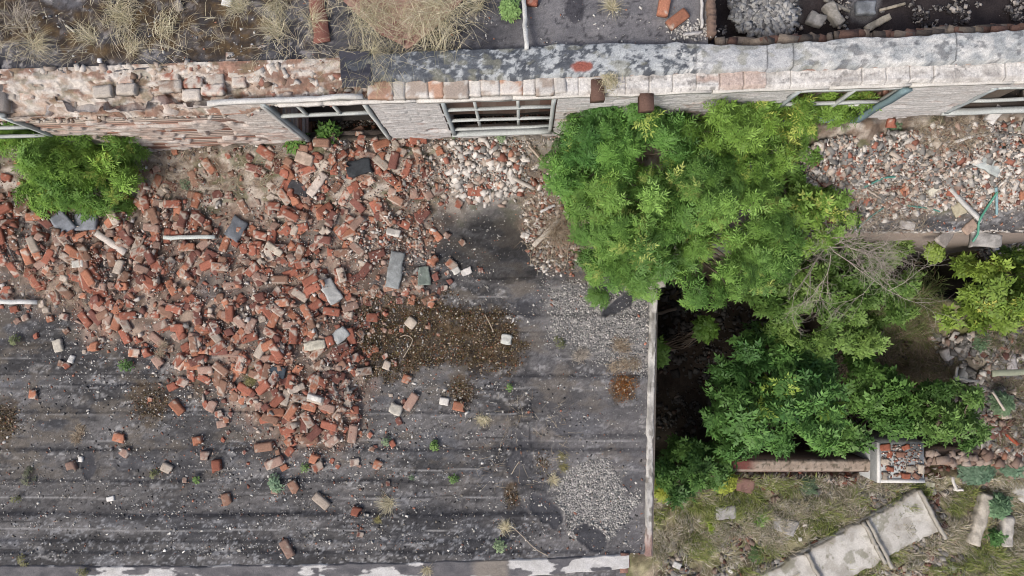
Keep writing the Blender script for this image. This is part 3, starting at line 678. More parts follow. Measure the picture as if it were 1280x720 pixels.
# ================================================================== loose things on the lower roof
GX0,GY0=P(-80,0,0)[0],P(0,725,0)[1]; GS=.025
GNX=int((P(1350,0,0)[0]-GX0)/GS); GNY=int((P(0,100,0)[1]-GY0)/GS)
gx,gy=np.meshgrid(GX0+np.arange(GNX)*GS,GY0+np.arange(GNY)*GS,indexing='ij')
_x0,_y0,_st,_Z=LR['g']
HG=_Z[np.clip(((gx-_x0)/_st).round().astype(int),0,_Z.shape[0]-1),np.clip(((gy-_y0)/_st).round().astype(int),0,_Z.shape[1]-1)].copy()
def foot(x,y,L,W,yaw):
    i0=int((x-GX0-L/2)/GS)-1; i1=int((x-GX0+L/2)/GS)+2; j0=int((y-GY0-L/2)/GS)-1; j1=int((y-GY0+L/2)/GS)+2
    i0=max(i0,0);j0=max(j0,0); sx=gx[i0:i1,j0:j1]-x; sy=gy[i0:i1,j0:j1]-y
    a=sx*math.cos(yaw)+sy*math.sin(yaw); b=-sx*math.sin(yaw)+sy*math.cos(yaw)
    m=(np.abs(a)<L/2)&(np.abs(b)<W/2)
    return (slice(i0,i1),slice(j0,j1)),m,a,b
def settle(x,y,L,W,Hh,yaw,r,flatness=.0):
    sl,m,a,b=foot(x,y,L,W,yaw); h=HG[sl][m]
    if h.size<3: return float(hz0(np.array(x),np.array(y)))+Hh/2,0,0
    A=np.stack([a[m],b[m],np.ones(m.sum())],-1); c,_,_,_=np.linalg.lstsq(A,h,rcond=None)
    ta=np.clip(math.atan(c[0])*.7,-.25,.25); tb=np.clip(math.atan(c[1])*.7,-.25,.25)
    res=(h-A@c).max()
    z=c[2]+min(res,.03)*.3+Hh/2-.016
    top=c[0]*a+c[1]*b+z+Hh/2
    H2=HG[sl].copy(); H2[m]=np.maximum(H2[m],np.minimum(top[m],z+Hh)-.022); HG[sl]=H2
    return z,ta,tb
def brick_rot(yaw,ta,tb,r,j=.05):
    # pitch the long axis up by ta, roll by tb
    return np.array(Matrix.Rotation(yaw,3,'Z')@Matrix.Rotation(-ta+r.normal(0,j),3,'Y')@Matrix.Rotation(tb+r.normal(0,j),3,'X'))
rb=np.random.default_rng(21)
def heapdens(u,v):
    d=ss(-10,22,sdf(HEAP,u,v))*(.42+.58*ss(.40,.60,fbm(u/38,v/38,140,3)))
    d=d*(1-.85*ss(1.1,.8,blob(u,v,290,250,55,35))*1)*(1-.6*ss(1.1,.8,blob(u,v,215,225,40,25)))
    d=d*(1-.75*ss(1.1,.8,blob(u,v,300,455,26,34)))*(1-.6*ss(1.1,.8,blob(u,v,480,330,45,50)))*(1-.5*ss(1.1,.7,blob(u,v,30,345,50,30)))*(1-.6*ss(1.1,.8,blob(u,v,270,530,40,30)))
    return np.clip(d,0,1)
def orient_piece(r):
    """dims of a brick lying flat, on its side or on end"""
    return r.random()
# buried bulk of the heap: one mass
mb=MB(); q=sample([(-70,190),(700,150),(700,570),(-70,570)],640,rb,0,heapdens)
for (u,v) in q:
    t=int(rb.choice(WHOLE if rb.random()<.6 else HALF)); V,Fs,C=BT[t]; V=V*.86; L,W,Hh=(V.max(0)-V.min(0))
    yaw=rb.uniform(0,PI); p=P(u,v,.1)
    z,ta,tb=settle(p[0],p[1],L,W,Hh,yaw,rb); R=brick_rot(yaw,ta,tb,rb,.05)
    c=np.array(BCOL[BCN[rb.choice(6,p=BCP)]])*rb.uniform(.7,1.15)
    mb.add(V@R.T+np.array([p[0],p[1],z-.02]),Fs,bcol(C,c))
q=sample([(-60,200),(640,180),(620,560),(200,620),(-60,480)],130,rb,0,lambda u,v: (sdf(HEAP,u,v)<0)*ss(-70,-2,sdf(HEAP,u,v))**1.5)
for (u,v) in q:
    t=int(rb.choice(HALF)); V,Fs,C=BT[t]; V=V*rb.uniform(.35,.85); L,W,Hh=(V.max(0)-V.min(0)); yaw=rb.uniform(0,PI); p=P(u,v,.03)
    z,ta,tb=settle(p[0],p[1],L,W,Hh,yaw,rb); mb.add(V@brick_rot(yaw,ta,tb,rb,.05).T+np.array([p[0],p[1],z]),Fs,bcol(C,np.array(BCOL[BCN[rb.choice(6,p=BCP)]])*rb.uniform(.75,1.1)))
BR=mb.build('brick_rubble',M_BRICK); tag(BR,'mass of broken red brick forming the bulk of the heap on the tarred roof','rubble',kind='stuff')
NB=0
def put_brick(u,v,ang,size,cn,label,z=None,lift=0,style=None,shadow=True,group='bricks fallen onto the flat roofs'):
    global NB
    pool=WHOLE if size>.72 else HALF
    t=int(pool[NB%len(pool)]) if style is None else style
    V,Fs,C=BT[t]; L,W,Hh=(V.max(0)-V.min(0)); me=brick_mesh(t,cn)
    yaw=-math.radians(ang)
    sc=1.0
    if size<.35: sc=.62
    elif sdf(HEAP,u,v)>0: sc=.9
    if z is None:
        p=P(u,v,.08 if sdf(HEAP,u,v)>0 else .03); zz,ta,tb=settle(p[0],p[1],L*sc,W*sc,Hh*sc,yaw,rb)
        j=.05 if sdf(HEAP,u,v)>5 else .02
    else: p=P(u,v,z); zz,ta,tb,j=z+Hh*sc/2,0,0,.03
    o=bpy.data.objects.new('brick',me); COL.objects.link(o)
    R=brick_rot(yaw,ta,tb,rb,j); o.matrix_world=Matrix.Translation((p[0],p[1],zz+lift))@Matrix(R.tolist()).to_4x4()@Matrix.Diagonal((sc,sc,sc,1))
    tag(o,label,'brick',group); NB+=1
    return o
FR='on the bare tarred roof'
hand=[(150,547,15,.5,'orange','half orange brick on tar above the leaning tan brick, left of the heap'),(158,565,-55,.6,'pinkish','narrow tan brick leaning south-west on tar right of the black hole'),(91,582,70,.5,'pinkish','pink chipped half brick beside the oval black hole in the tar'),
(210,585,25,.6,'pale','tan half brick next to a pale green weed at lower left of the roof'),(248,551,80,.5,'orange','bright orange half brick, first of the loose pieces left of the heap tip'),(258,569,0,.5,'pinkish','tan half brick just under the bright orange half brick'),(272,582,85,.5,'red','upright red half brick under the dark wet patch'),
(232,600,0,.2,'pinkish','tiny pink brick crumb beside the yellow-green leaf'),(284,624,75,.5,'brown','brown half brick with a white chip below it near the long seam'),(344,578,-22,.8,'pinkish','whole pale red brick alone under the heap tip'),(394,573,15,.5,'orange','half brick stacked above the bright red one beside a small weed'),
(399,582,-28,.7,'red','bright red brick under its half twin beside a small weed'),(331,558,-8,.9,'brown','long brown brick at the lower left corner of the heap tip'),(362,552,-30,.5,'orange','orange half brick in the lower fringe of the heap tip'),(388,549,0,.9,'brown','level whole brown brick at the foot of the heap'),
(416,551,-38,.9,'pinkish','whole pink brick tilted up to the right at the heap foot'),(368,608,60,.5,'brown','brown half brick right of the large blue-green weed'),(402,626,40,.8,'pale','pale rounded brick lump above the long seam'),(446,639,12,.6,'red','square red half brick sitting on the long dark seam'),
(451,668,10,.3,'dark red','small dark red brick piece south of the long seam'),(360,685,58,.9,'pinkish','lone tan whole brick near the south edge of the roof'),(473,581,20,.5,'orange','orange half brick right of the small crumbs in the lower middle of the roof'),(491,555,60,.3,'red','small red piece beside a pale weed in the lower middle of the roof'),
(486,604,0,.3,'dark red','dark red piece just above the straw tuft'),(344,614,10,.3,'pinkish','small pink piece under the large blue-green weed'),(43,493,5,.4,'orange','small orange piece alone on the tar at far left'),(121,433,-12,.5,'orange','orange half brick below the left tongue of the heap'),
(170,441,5,.5,'orange','left of the two orange half bricks above a green weed'),(186,440,-20,.5,'red','right of the two orange half bricks, the redder one'),(195,424,40,.8,'pinkish','tan brick pointing down right above the two orange halves'),(199,452,55,.4,'pinkish','small pink slanted piece right of a green weed'),
(222,509,48,.9,'orange','orange brick with a lime end lying apart left of the heap lobe'),(265,507,-65,.6,'pinkish','steep pale half brick between the orange one and the heap lobe'),(281,484,-70,.8,'brown','dark brown whole brick standing north-south in the heap lobe'),(308,486,30,.9,'red','whole red brick slanting down right in the heap lobe'),
(230,478,25,.4,'red','small red brick at the left fringe of the heap lobe'),(514,502,-58,.8,'pinkish','long tan brick on tar right of the heap below the moss'),(509,474,20,.5,'orange','orange half brick above the long tan brick below the moss'),(574,508,12,.4,'orange','flat orange piece under the small moss patch'),
(485,457,20,.5,'pale','rounded pale half brick at the lower edge of the moss'),(466,397,3,.6,'red','square red half brick in the left part of the moss'),(451,416,-45,.6,'brown','diagonal brown brick at the left edge of the moss'),(449,448,30,.5,'red','red half brick below the moss left end'),
(565,331,40,.5,'orange','curved orange piece on tar east of the grey slab'),(543,326,50,.4,'orange','small orange piece beside the curved orange one'),(601,338,80,.2,'dark red','tiny dark red crumb right of the white stones on tar'),(597,242,2,.8,'red','level red brick with pale edges at the top of the tar bay'),(575,256,30,.5,'red','half brick below left of the level red brick with pale edges'),
(442,541,-80,.9,'pinkish','tan whole brick standing north-south at the right flank of the lobe tip'),(442,514,75,.9,'brown','lower of two end-to-end bricks on the right flank of the lobe'),(441,496,88,.7,'brown','upper of two end-to-end bricks on the right flank of the lobe'),(425,528,85,.9,'brown','upright brown brick left of the two end-to-end bricks'),
(380,497,12,.9,'brown','brown brick with a lime patch in the middle of the lobe'),(413,507,18,.8,'pinkish','pink brick lying right of the lime patched brown one'),(440,293,-20,.9,'orange','large square tan-orange brick slab in the open right part of the heap'),(502,235,75,.9,'orange','orange brick standing steep at the right end of the heap'),
(520,245,85,.7,'pinkish','pinkish brick parallel to the steep orange one at the right end of the heap'),(535,242,58,.9,'pinkish','thin tan brick on edge at the far right of the heap'),(484,212,42,.9,'pale','limed brick slanting down right above the steep orange one'),(270,212,55,.9,'orange','lone orange brick on grit below the whitewashed pier'),(378,290,-32,.9,'orange','orange brick with a limed upper side in the heap middle'),
(430,317,-5,.8,'brown','large brown brick right of the heap middle'),(160,655+0,0,.0,'red',None)]
for h in hand:
    if h[5] is None: continue
    put_brick(h[0],h[1],h[2],h[3],h[4],h[5])
# bricks on the upper roof
put_brick(829,8,-80,.9,'orange','orange brick standing nearly north-south on the upper roof by the cross wall',z=2.17,style=0)
put_brick(846,26,-38,.9,'orange','orange brick slanting on the upper roof just above the parapet',z=2.17,style=2)
put_brick(664,2,10,.5,'red','red half brick cut by the upper edge right of the white pole',z=2.17)
def zone(u,v):
    if v<235 and u<340: return 'between the left shrub and the whitewashed pier'
    if v<270 and u>=340: return 'in the upper part of the heap below the empty window' if u<450 else 'at the upper right end of the heap'
    if u<110: return 'at the far left end of the heap'
    if v>470: return 'in the southern lobe of the heap'
    if v>385: return 'along the lower edge of the heap' if u<330 else 'in the neck of the heap left of the moss'
    if u<230: return 'in the heap below the left shrub'
    if u<340: return 'in the dense middle of the heap'
    if u<430: return 'in the heap right of its dense middle'
    return 'in the thin eastern part of the heap'
q=sample([(-10,190),(700,150),(700,570),(-10,570)],296-NB,rb,0,heapdens)
for (u,v) in q:
    cn=BCN[rb.choice(6,p=BCP)]; whole=rb.random()<.80; 
    put_brick(u,v,rb.uniform(0,180),.9 if whole else .5,cn,f"{'whole' if whole else 'broken'} {cn} brick {zone(u,v)}")
# ---- rubble and grit
rs=np.random.default_rng(33)
huv=np.array([(h[0],h[1]) for h in hand if h[5]])
def zr(u,v,add=0):
    p=P2(np.stack([u,v],-1),.05); 
    i=np.clip(((p[:,0]-GX0)/GS).astype(int),0,GNX-1); j=np.clip(((p[:,1]-GY0)/GS).astype(int),0,GNY-1)
    z=HG[i,j]; p=P2(np.stack([u,v],-1),z); p[:,2]=z+add; return p
RCOL=[(.25,.11,.08),(.31,.16,.11),(.30,.22,.18),(.40,.35,.30),(.50,.475,.44),(.20,.195,.185),(.16,.08,.065)]
def scatter(name,parts,label,cat,m=M_STONE,flat=.6):
    mb=MB()
    for (uv,smin,smax,w,pw) in parts:
        n=len(uv); size=smin+(smax-smin)*rs.random(n)**pw
        stones(mb,zr(uv[:,0],uv[:,1]),size,pick(n,RCOL,w,rs),rs,flat)
    o=mb.build(name,m); tag(o,label,cat,kind='stuff'); return o
hd=lambda u,v: np.clip(ss(-22,10,sdf(HEAP,u,v)+22*(fbm(u/18,v/18,150,3)-.5)),0,1)
def seamd(v):
    return sum(np.exp(-((v-s_)/2.5)**2) for s_ in (395,470,482,516,545,562,601,643,676,690))
def near_heap(u,v):
    return ss(-75,5,sdf(HEAP,u,v))**2*.8
ALLR=[(-60,180),(815,140),(815,700),(-60,700)]
scatter('brick_grit',[(sample(ALLR,1500,rs,0,hd),.018,.06,[3,2,3,2.6,1.2,.8,2],2),
  (sample(ALLR,13000,rs,0,hd),.005,.016,[1.6,1.2,3,4.0,1.5,1.2,1],1),
  (sample(ALLR,1300,rs,0,near_heap),.008,.035,[1.5,1,1.5,2,4,1,.5],3)],'crumbs of brick and mortar between the fallen bricks','rubble')
stripd=lambda u,v: ss(205,150,v+.03*(u-300))*.8+.6*ss(1.2,.5,blob(u,v,600,200,70,50))+.45*ss(1.2,.7,blob(u,v,480,325,55,60))
scatter('mortar_rubble',[(sample([(180,150),(820,130),(820,330),(180,330)],6500,rs,0,stripd),.01,.035,[1,1,2.5,4,3.5,1.6,.5],2),
  (sample([(545,175),(690,160),(680,262),(560,255)],520,rs,0,lambda u,v: ss(1.15,.7,blob(u,v,608,212,62,46))),.02,.085,[.7,.4,1,2.0,5,1.6,.2],2.4),
  (sample([(640,180),(760,180),(740,350),(655,340)],1500,rs,0,lambda u,v:ss(1.2,.6,blob(u,v,695,275,42,75))),.01,.05,[1.2,.8,1.5,2,2,1.5,1],2.5)],'grey-white mortar rubble lying along the foot of the whitewashed wall','rubble')
cord=lambda u,v: ss(-12,8,sdf(CORR,u,v))
scatter('wall_rubble',[(sample(CORR,1900,rs,0,cord),.025,.08,[.5,.3,1.6,2.8,2.6,4.4,.4],2.4),(sample(CORR,10000,rs,0,cord),.01,.04,[.7,.4,1.5,3.6,2.6,4.2,.5],1.6),
   (sample([(1040,250),(1350,245),(1350,290),(1040,292)],500,rs,0),.008,.03,[.5,.3,1,2,3,1,.3],2)],'pale broken brick and plaster heaped on the right-hand roof strip','rubble')
disc=lambda u,v: ss(1.12,.85,blob(u,v,740,624,55,48,20)+.9*(fbm(u/14,v/14,31,4,.6)-.4))*np.where(blob(u,v,683,637,27,14,42)<1.1,0,1)*np.where(blob(u,v,740,672,22,13,38)<1.1,0,1)
ga=lambda u,v: ss(-10,25,sdf([(680,352),(812,350),(812,470),(745,455),(685,425)],u,v)+40*(fbm(u/20,v/20,151,3)-.5))*np.where(blob(u,v,776,380,30,9,-32)<1.05,0,1)
mb=MB()
for (uv,a,b,pw) in ((sample(ALLR,9000,rs,0,disc),.006,.022,2),(sample(ALLR,5500,rs,0,ga),.006,.022,2.5),):
    n=len(uv); stones(mb,zr(uv[:,0],uv[:,1]),a+(b-a)*rs.random(n)**pw,pick(n,[(.36,.355,.33),(.26,.255,.245),(.15,.15,.15),(.52,.50,.47)],[3,3,2.4,.9],rs),rs)
tag(mb.build('gravel',M_STONE),'fine pale gravel in patches on the tarred roof','gravel',kind='stuff')
spd=lambda u,v: np.clip((sdf(HEAP,u,v)<0)*(.10+.9*ss(.48,.72,fbm(u/34,v/18,152,3))+.6*ss(-110,-5,sdf(HEAP,u,v))+.35*seamd(v)),0,1)
mb=MB()
for (nn,a,b,pw) in ((10000,.005,.014,2.6),(750,.012,.034,2.8)):
    uv=sample(ALLR,nn,rs,0,spd)
    if a<.01: uv=np.concatenate([uv,(huv[rs.integers(0,len(huv),1500)]+rs.normal(0,9,(1500,2)))])
    n=len(uv); stones(mb,zr(uv[:,0],uv[:,1]),a+(b-a)*rs.random(n)**pw,pick(n,[(.56,.55,.52),(.36,.35,.32),(.17,.17,.17),(.30,.14,.10)],[3,3,3,.9],rs),rs)
n=700; uv=huv[rs.integers(0,len(huv),n)]+rs.normal(0,8,(n,2)); stones(mb,zr(uv[:,0],uv[:,1]),rs.uniform(.006,.03,n)*rs.random(n)**.7,pick(n,[(.27,.12,.085),(.32,.17,.12),(.36,.28,.23),(.16,.08,.06)],[3,2,2,1],rs),rs)
n=2600; uv=sample([(-60,440),(700,480),(812,560),(812,700),(-60,700)],n,rs,0); stones(mb,zr(uv[:,0],uv[:,1]),rs.uniform(.006,.022,n),pick(n,[(.22,.125,.095),(.05,.05,.05),(.20,.18,.15),(.46,.45,.42)],[1,1.8,1.6,3],rs),rs)
tag(mb.build('mortar_specks',M_STONE),'scattered white specks and crumbs of mortar across the tarred roof','debris',kind='stuff')
# moss: cushions of tiny tufts
mb=MB(); mp=[(430,355),(670,355),(670,520),(430,490)]
uv=sample(mp,15000,rs,0,lambda u,v: ss(-12,8,sdf(MOSSP,u,v)+44*(fbm(u/18,v/14,41,5,.6)-.5))*(.3+.7*ss(.4,.6,fbm(u/6,v/6,153,3))))
for (cx,cy,r_,nn) in ((577,490,17,900),(5,525,22,900),(779,484,17,1100),(190,505,28,700),(640,620,12,200),(680,580,14,250)):
    uv=np.concatenate([uv,np.array([cx,cy])+rs.normal(0,r_*.45,(nn,2))])
p=zr(uv[:,0],uv[:,1],-.004); n=len(p)
cm=pick(n,[(.060,.040,.020),(.105,.070,.035),(.032,.024,.016),(.13,.12,.045),(.20,.17,.13)],[3,2.5,3,1.3,1.2],rs,.25)
rust=blob(uv[:,0],uv[:,1],779,484,20)<1; cm[rust]=pick(rust.sum(),[(.20,.085,.025),(.13,.05,.02),(.25,.15,.06)],[3,2,1],rs)
blades(mb,p,rs.uniform(0,2*PI,n),rs.uniform(.012,.035,n),rs.uniform(.2,1.2,n),rs.uniform(.006,.014,n),cm)
uv2=uv[rs.random(len(uv))<.10]; stones(mb,zr(uv2[:,0],uv2[:,1]),rs.uniform(.005,.02,len(uv2))**1.0,pick(len(uv2),[(.30,.23,.16),(.46,.43,.37),(.17,.08,.05)],[2,1,1.5],rs),rs)
tag(mb.build('moss',M_MOSS),'rust-brown moss carpet spreading over the tar right of the bricks','moss',kind='stuff')
# straw litter
def litter(polys,n,col,name,label,zf,L=(.05,.25),w=.004):
    mb=MB()
    for poly,nn in polys:
        uv=sample(poly,nn,rs,0); u2=np.stack([uv[:,0],uv[:,1]],-1); p=zf(u2)
        m=len(p); az=rs.uniform(0,2*PI,m); blades(mb,p,az,rs.uniform(L[0],L[1],m),rs.uniform(1.2,1.9,m),np.full(m,w),pick(m,col,np.ones(len(col)),rs),1.15)
    tag(mb.build(name,M_GRASS),label,'litter',kind='stuff')
litter([([(645,230),(745,240),(740,345),(660,330)],900),([(180,180),(360,190),(350,235),(190,245)],900),([(640,155),(700,150),(700,215),(640,225)],260),([(1140,150),(1230,150),(1230,185),(1150,190)],1100),([(560,480),(720,500),(700,600),(600,620)],120),([(20,330),(110,340),(110,385),(20,380)],250),([(1040,230),(1160,230),(1160,290),(1040,290)],700)],0,[(.30,.25,.18),(.40,.35,.26),(.20,.15,.11)],'dead_twigs','dry twigs and stalks strewn over rubble',lambda q: zr(q[:,0],q[:,1],.012))
# ---- chunks, slabs 
def chunk(name,cat,label,u,v,ang,L,W,Hh,col,col2=None,z=None,tilt=0,rough=.12,zadd=0,step=None,mtl=None,zf=None,group=None,taper=0):
    st=step or max(.02,min(L,W)/7); V,Fs,ext=gridbox(L,W,Hh,st); sd=rs.integers(1,9999)
    V=V-np.sign(V)*np.where(ext>=2,min(L,W,Hh)*.07,0)[:,None]
    nn=np.stack([fbm(V[:,0]/W*2+sd,V[:,1]/W*2+V[:,2]*9,sd,3),fbm(V[:,1]/W*2+sd,V[:,0]/W*2,sd+1,3),fbm(V[:,0]/W*3,V[:,1]/W*3+V[:,2]*7,sd+2,3)],-1)-.5
    V=V+nn*rough*min(L,W)*2*np.array([1,1,min(.35,Hh/min(L,W))])
    if taper: V[:,1]*=1-taper*(V[:,0]/L+.5)
    C=lerp(np.array(col),np.array(col2 if col2 is not None else np.array(col)*.6),ss(.42,.62,fbm(V[:,0]*14+sd,V[:,1]*14,sd+4,4)))
    C=C*(.85+.3*vn(V[:,0]*60,V[:,1]*60,sd))[:,None]
    yaw=-math.radians(ang)
    if zf is not None: p=P(u,v,z); zz=float(zf(np.array(p[0]),np.array(p[1])))+Hh/2-.02+zadd; ta=tb=0; p=P(u,v,zz)
    elif z is None: p=P(u,v,.06); zz,ta,tb=settle(p[0],p[1],L,W,Hh,yaw,rs); zz+=zadd
    else: p=P(u,v,z); zz,ta,tb=z+Hh/2-.01+zadd,0,0
    R=brick_rot(yaw,ta+tilt,tb,rs,.02); mb=MB(); mb.add(V@R.T+np.array([p[0],p[1],zz]),Fs,C)
    o=mb.build(name,mtl or M_CONC,loc=(p[0],p[1],zz)); tag(o,label,cat,group); return o
GC=(.27,.29,.29); LG=(.42,.43,.42)
for a in [('concrete_slab','slab','long narrow grey concrete slab standing out right of the brick heap',495,338,98,.50,.20,.06,GC),
 ('concrete_slab','slab','mossy greenish-grey slab piece right of the long narrow slab',530,345,85,.26,.17,.05,(.20,.24,.21)),
 ('concrete_lump','concrete','pale grey jagged concrete lump in the heap above the moss',417,364,60,.34,.20,.09,LG),
 ('concrete_lump','concrete','small pale grey triangular lump just below the jagged one',427,419,-40,.22,.17,.07,(.34,.36,.36)),
 ('concrete_slab','slab','left grey slab piece at the lower edge of the left shrub',86,280,50,.32,.22,.07,(.22,.24,.27)),
 ('concrete_slab','slab','right grey slab piece at the lower edge of the left shrub',112,279,-5,.33,.24,.07,(.24,.26,.29)),
 ('concrete_lump','concrete','dark grey slab lump in the heap right of the white board',302,288,-60,.30,.22,.06,(.14,.155,.175)),
 ('tar_lump','felt','folded black tar lump with white flecks at the top of the heap',458,218,-12,.34,.20,.10,(.035,.04,.045)),
 ('tar_lump','felt','small black tar scrap in the upper heap',382,240,20,.26,.18,.05,(.05,.05,.055)),
 ('tar_lump','felt','bluish black tar scrap in the neck of the heap',352,464,10,.22,.15,.04,(.05,.065,.08)),
 ('mortar_lump','mortar','rounded white mortar lump left of the long tan brick',495,512,20,.17,.15,.09,(.50,.48,.42)),
 ('mortar_lump','mortar','white mortar piece between slab scrap and small moss patch',555,502,10,.13,.10,.06,(.60,.58,.54)),
 ('mortar_lump','mortar','white mortar lump at the right end of the moss',633,424,10,.14,.14,.07,(.50,.51,.47)),
 ('mortar_lump','mortar','square cream block lying in the middle of the moss',513,403,40,.14,.14,.07,(.46,.40,.33)),
 ('mortar_lump','mortar','cream wedge of mortar on tar at the left of the roof',71,432,70,.17,.12,.06,(.50,.47,.40)),
 ('mortar_lump','mortar','small white wedge right of the cream wedge of mortar',88,449,-70,.11,.08,.05,(.58,.58,.56)),
 ('mortar_lump','mortar','small white tablet on tar near the pale green weeds at lower left',137,624,-10,.11,.07,.04,(.60,.60,.58)),
 ('mortar_lump','mortar','white mortar chip next to the pink half brick',100,574,0,.07,.08,.04,(.58,.57,.54)),
 ('mortar_lump','mortar','left of two white stones on the tar below the rubble',570,338,-30,.11,.10,.06,(.58,.57,.53)),
 ('mortar_lump','mortar','right of two white stones on the tar below the rubble',583,339,-25,.15,.10,.06,(.60,.58,.55)),
 ('mortar_lump','mortar','white limed block in the middle of the southern lobe',400,495,15,.22,.08,.06,(.56,.55,.52)),
 ('mortar_lump','mortar','row of pale mortar at the neck of the heap',397,431,-10,.28,.12,.07,(.48,.46,.38)),
 ('mortar_lump','mortar','pointed cream mortar wedge in the southern lobe',375,484,-20,.23,.09,.06,(.45,.39,.33)),
 ('mortar_lump','mortar','curved pale mortar ledge at the top of the heap',405,236,-50,.36,.12,.08,(.48,.42,.37)),
 ('mortar_lump','mortar','pale block of mortar in the upper heap beside the tar scrap',393,207,20,.24,.16,.08,(.40,.32,.26)),
 ('mortar_lump','mortar','long cream mortar piece slanting in the heap centre',348,313,35,.25,.10,.06,(.45,.40,.33)),
 ('mortar_lump','mortar','white mortar block right of the large orange slab',494,292,12,.19,.10,.06,(.52,.50,.46)),
 ('glass_piece','glass shard','greenish pane fragment on tar below the moss',542,488,-60,.17,.10,.012,(.22,.27,.25)),
 ('mortar_lump','mortar','white angular stone at the foot of the grey gravel by the twigs',657,294,20,.11,.08,.05,(.60,.58,.55)),
 ('mortar_lump','mortar','oval white mortar piece in the left of the heap',108,331,-5,.18,.10,.06,(.55,.54,.50)),
 ]:
    chunk(*a[:9],a[9],np.array(a[9])*.72)
# pale chunks on the right-hand roof strip
for a in [('plaster_piece','plaster','largest grey plaster sheet in the right-hand rubble',1213,209,20,.42,.26,.05,(.42,.46,.45)),
 ('plaster_piece','plaster','white plaster lump under the wall by the empty right window',1200,162,-50,.24,.14,.10,(.55,.54,.52)),
 ('plaster_piece','plaster','oval cream stone in the right-hand rubble',1158,240,-50,.15,.11,.07,(.50,.48,.40)),
 ('plaster_piece','plaster','square cream stone at the rim of the dark felt strip',1196,262,60,.18,.17,.05,(.36,.33,.24)),
 ('plaster_piece','plaster','triangular brown stone left of the green pipe bend',1213,284,-40,.20,.13,.05,(.32,.24,.19)),
 ('plaster_piece','plaster','grey broken plate near the shrub in the right-hand rubble',1053,212,10,.17,.12,.05,(.22,.24,.24)),
 ('plaster_piece','plaster','pale stone half under the dead twigs at the felt edge',1134,281,10,.20,.12,.06,(.42,.40,.38))]:
    chunk(*a[:9],a[9],np.array(a[9])*.75)
for a in ((1183,243,10,.5,'red','bright red half brick beside the slanting board in the right-hand rubble'),(1271,246,-15,.6,'orange','orange-red brick at the right frame edge of the rubble strip'),(1037,212,0,.5,'brown','upper of two red-brown half bricks beside the big shrub'),(1037,223,20,.5,'red','lower of two red-brown half bricks beside the big shrub'),(1083,171,5,.5,'red','red half brick below the toothed jamb of the right window'),(1123,241,-40,.5,'orange','orange half brick left of the oval cream stone')):
    put_brick(*a)
# ---- boards, battens, pipes
def plank(name,cat,label,u0,v0,u1,v1,w,h,col,z0=.05,z1=None,m=None,seg=6,wob=.003,jit=.05):
    z1=z0 if z1 is None else z1; a=P(u0,v0,z0); b=P(u1,v1,z1); mb=MB()
    beam(mb,a,b,w,h,col,jit,nseg=seg,wob=wob); c=(a+b)/2; o=mb.build(name,m or M_WOOD,loc=c); tag(o,label,cat); return o
def zat(u,v,add=.02):
    return float(zr(np.array([float(u)]),np.array([float(v)]))[0,2])+add
WG=(.40,.38,.34)
for a in [('board','board','pale grey-green batten lying level on the brick heap',205,297,269,296,.05,.025,(.46,.50,.48)),
 ('board','board','broad whitish board slanting under the left shrub',120,291,157,316,.085,.03,(.48,.44,.40)),
 ('board','board','white level batten at the left frame edge below the heap',-20,377,47,378,.06,.03,(.55,.56,.54)),
 ('board','board','thin dark curved lath at the left frame edge',0,285,17,325,.02,.012,(.20,.18,.17)),
 ('board','board','broken pale board pointing up right beside the dry twigs',666,308,700,274,.06,.03,(.50,.46,.40)),
 ('board','board','thin brown lath sloping down right above the pale board',661,182,680,204,.03,.02,(.38,.32,.26)),
 ('board','board','grey weathered board end at the left of the twig debris',640,222,668,236,.05,.03,(.42,.39,.35)),
 ('board','board','short silver-grey batten lying in the debris below the shrub edge',675,265,694,256,.035,.02,(.48,.48,.48)),
 ('board','board','long grey board slanting across the right-hand rubble',1187,236,1226,277,.06,.035,(.46,.46,.44)),
 ('board','board','thin white lath lying at the edge of the big shrub',1028,249,1053,233,.028,.02,(.66,.66,.64)),
 ('board','board','short thin brown lath right of the white lath',1083,236,1102,249,.025,.02,(.40,.35,.30)),
 ('board','board','thin pale lath standing under the wall in the right-hand rubble',1183,146,1192,168,.028,.02,(.50,.46,.40)),
 ('board','board','white board end at the right frame edge under the last window',1263,150,1290,146,.07,.03,(.60,.57,.52)),
 ('board','board','pale short plank in the white stones of the right-hand rubble',1192,178,1215,170,.04,.03,(.55,.54,.52)),
 ]:
    z0=zat(a[3],a[4],.03) if a[3]>0 else .2; z1=zat(min(a[5],1275),a[6],.03); plank(*a[:10],z0,z1)
def pipe(label,pts,r,col,name='pipe',cat='pipe',zs=None,m=None):
    P3=[]
    for i,(u,v) in enumerate(pts):
        z=zs[i] if zs else zat(u,v,.03)
        P3.append(P(u,v,z))
    # smooth
    P3=np.array(P3); t=np.linspace(0,len(P3)-1,len(P3)*5-4); Q=np.stack([np.interp(t,np.arange(len(P3)),P3[:,k]) for k in range(3)],-1)
    for _ in range(3): Q[1:-1]=(Q[:-2]+2*Q[1:-1]+Q[2:])/4
    mb=MB(); tube(mb,Q,r,col,6); c=P3.mean(0); o=mb.build(name,m or M_PIPE,smooth=True,loc=c); tag(o,label,cat); return o
TEAL=(.06,.19,.16)
pipe('curved dark teal pipe on the right-hand rubble',[(1080,234),(1092,228),(1105,222),(1119,221)],.014,TEAL)
pipe('teal pipe lying flat along the felt strip',[(1135,257),(1150,259),(1165,261),(1176,265)],.011,TEAL)
pipe('teal pipe under the dead twigs sloping down left',[(1104,260),(1092,268),(1080,278),(1068,288)],.010,(.10,.22,.20))
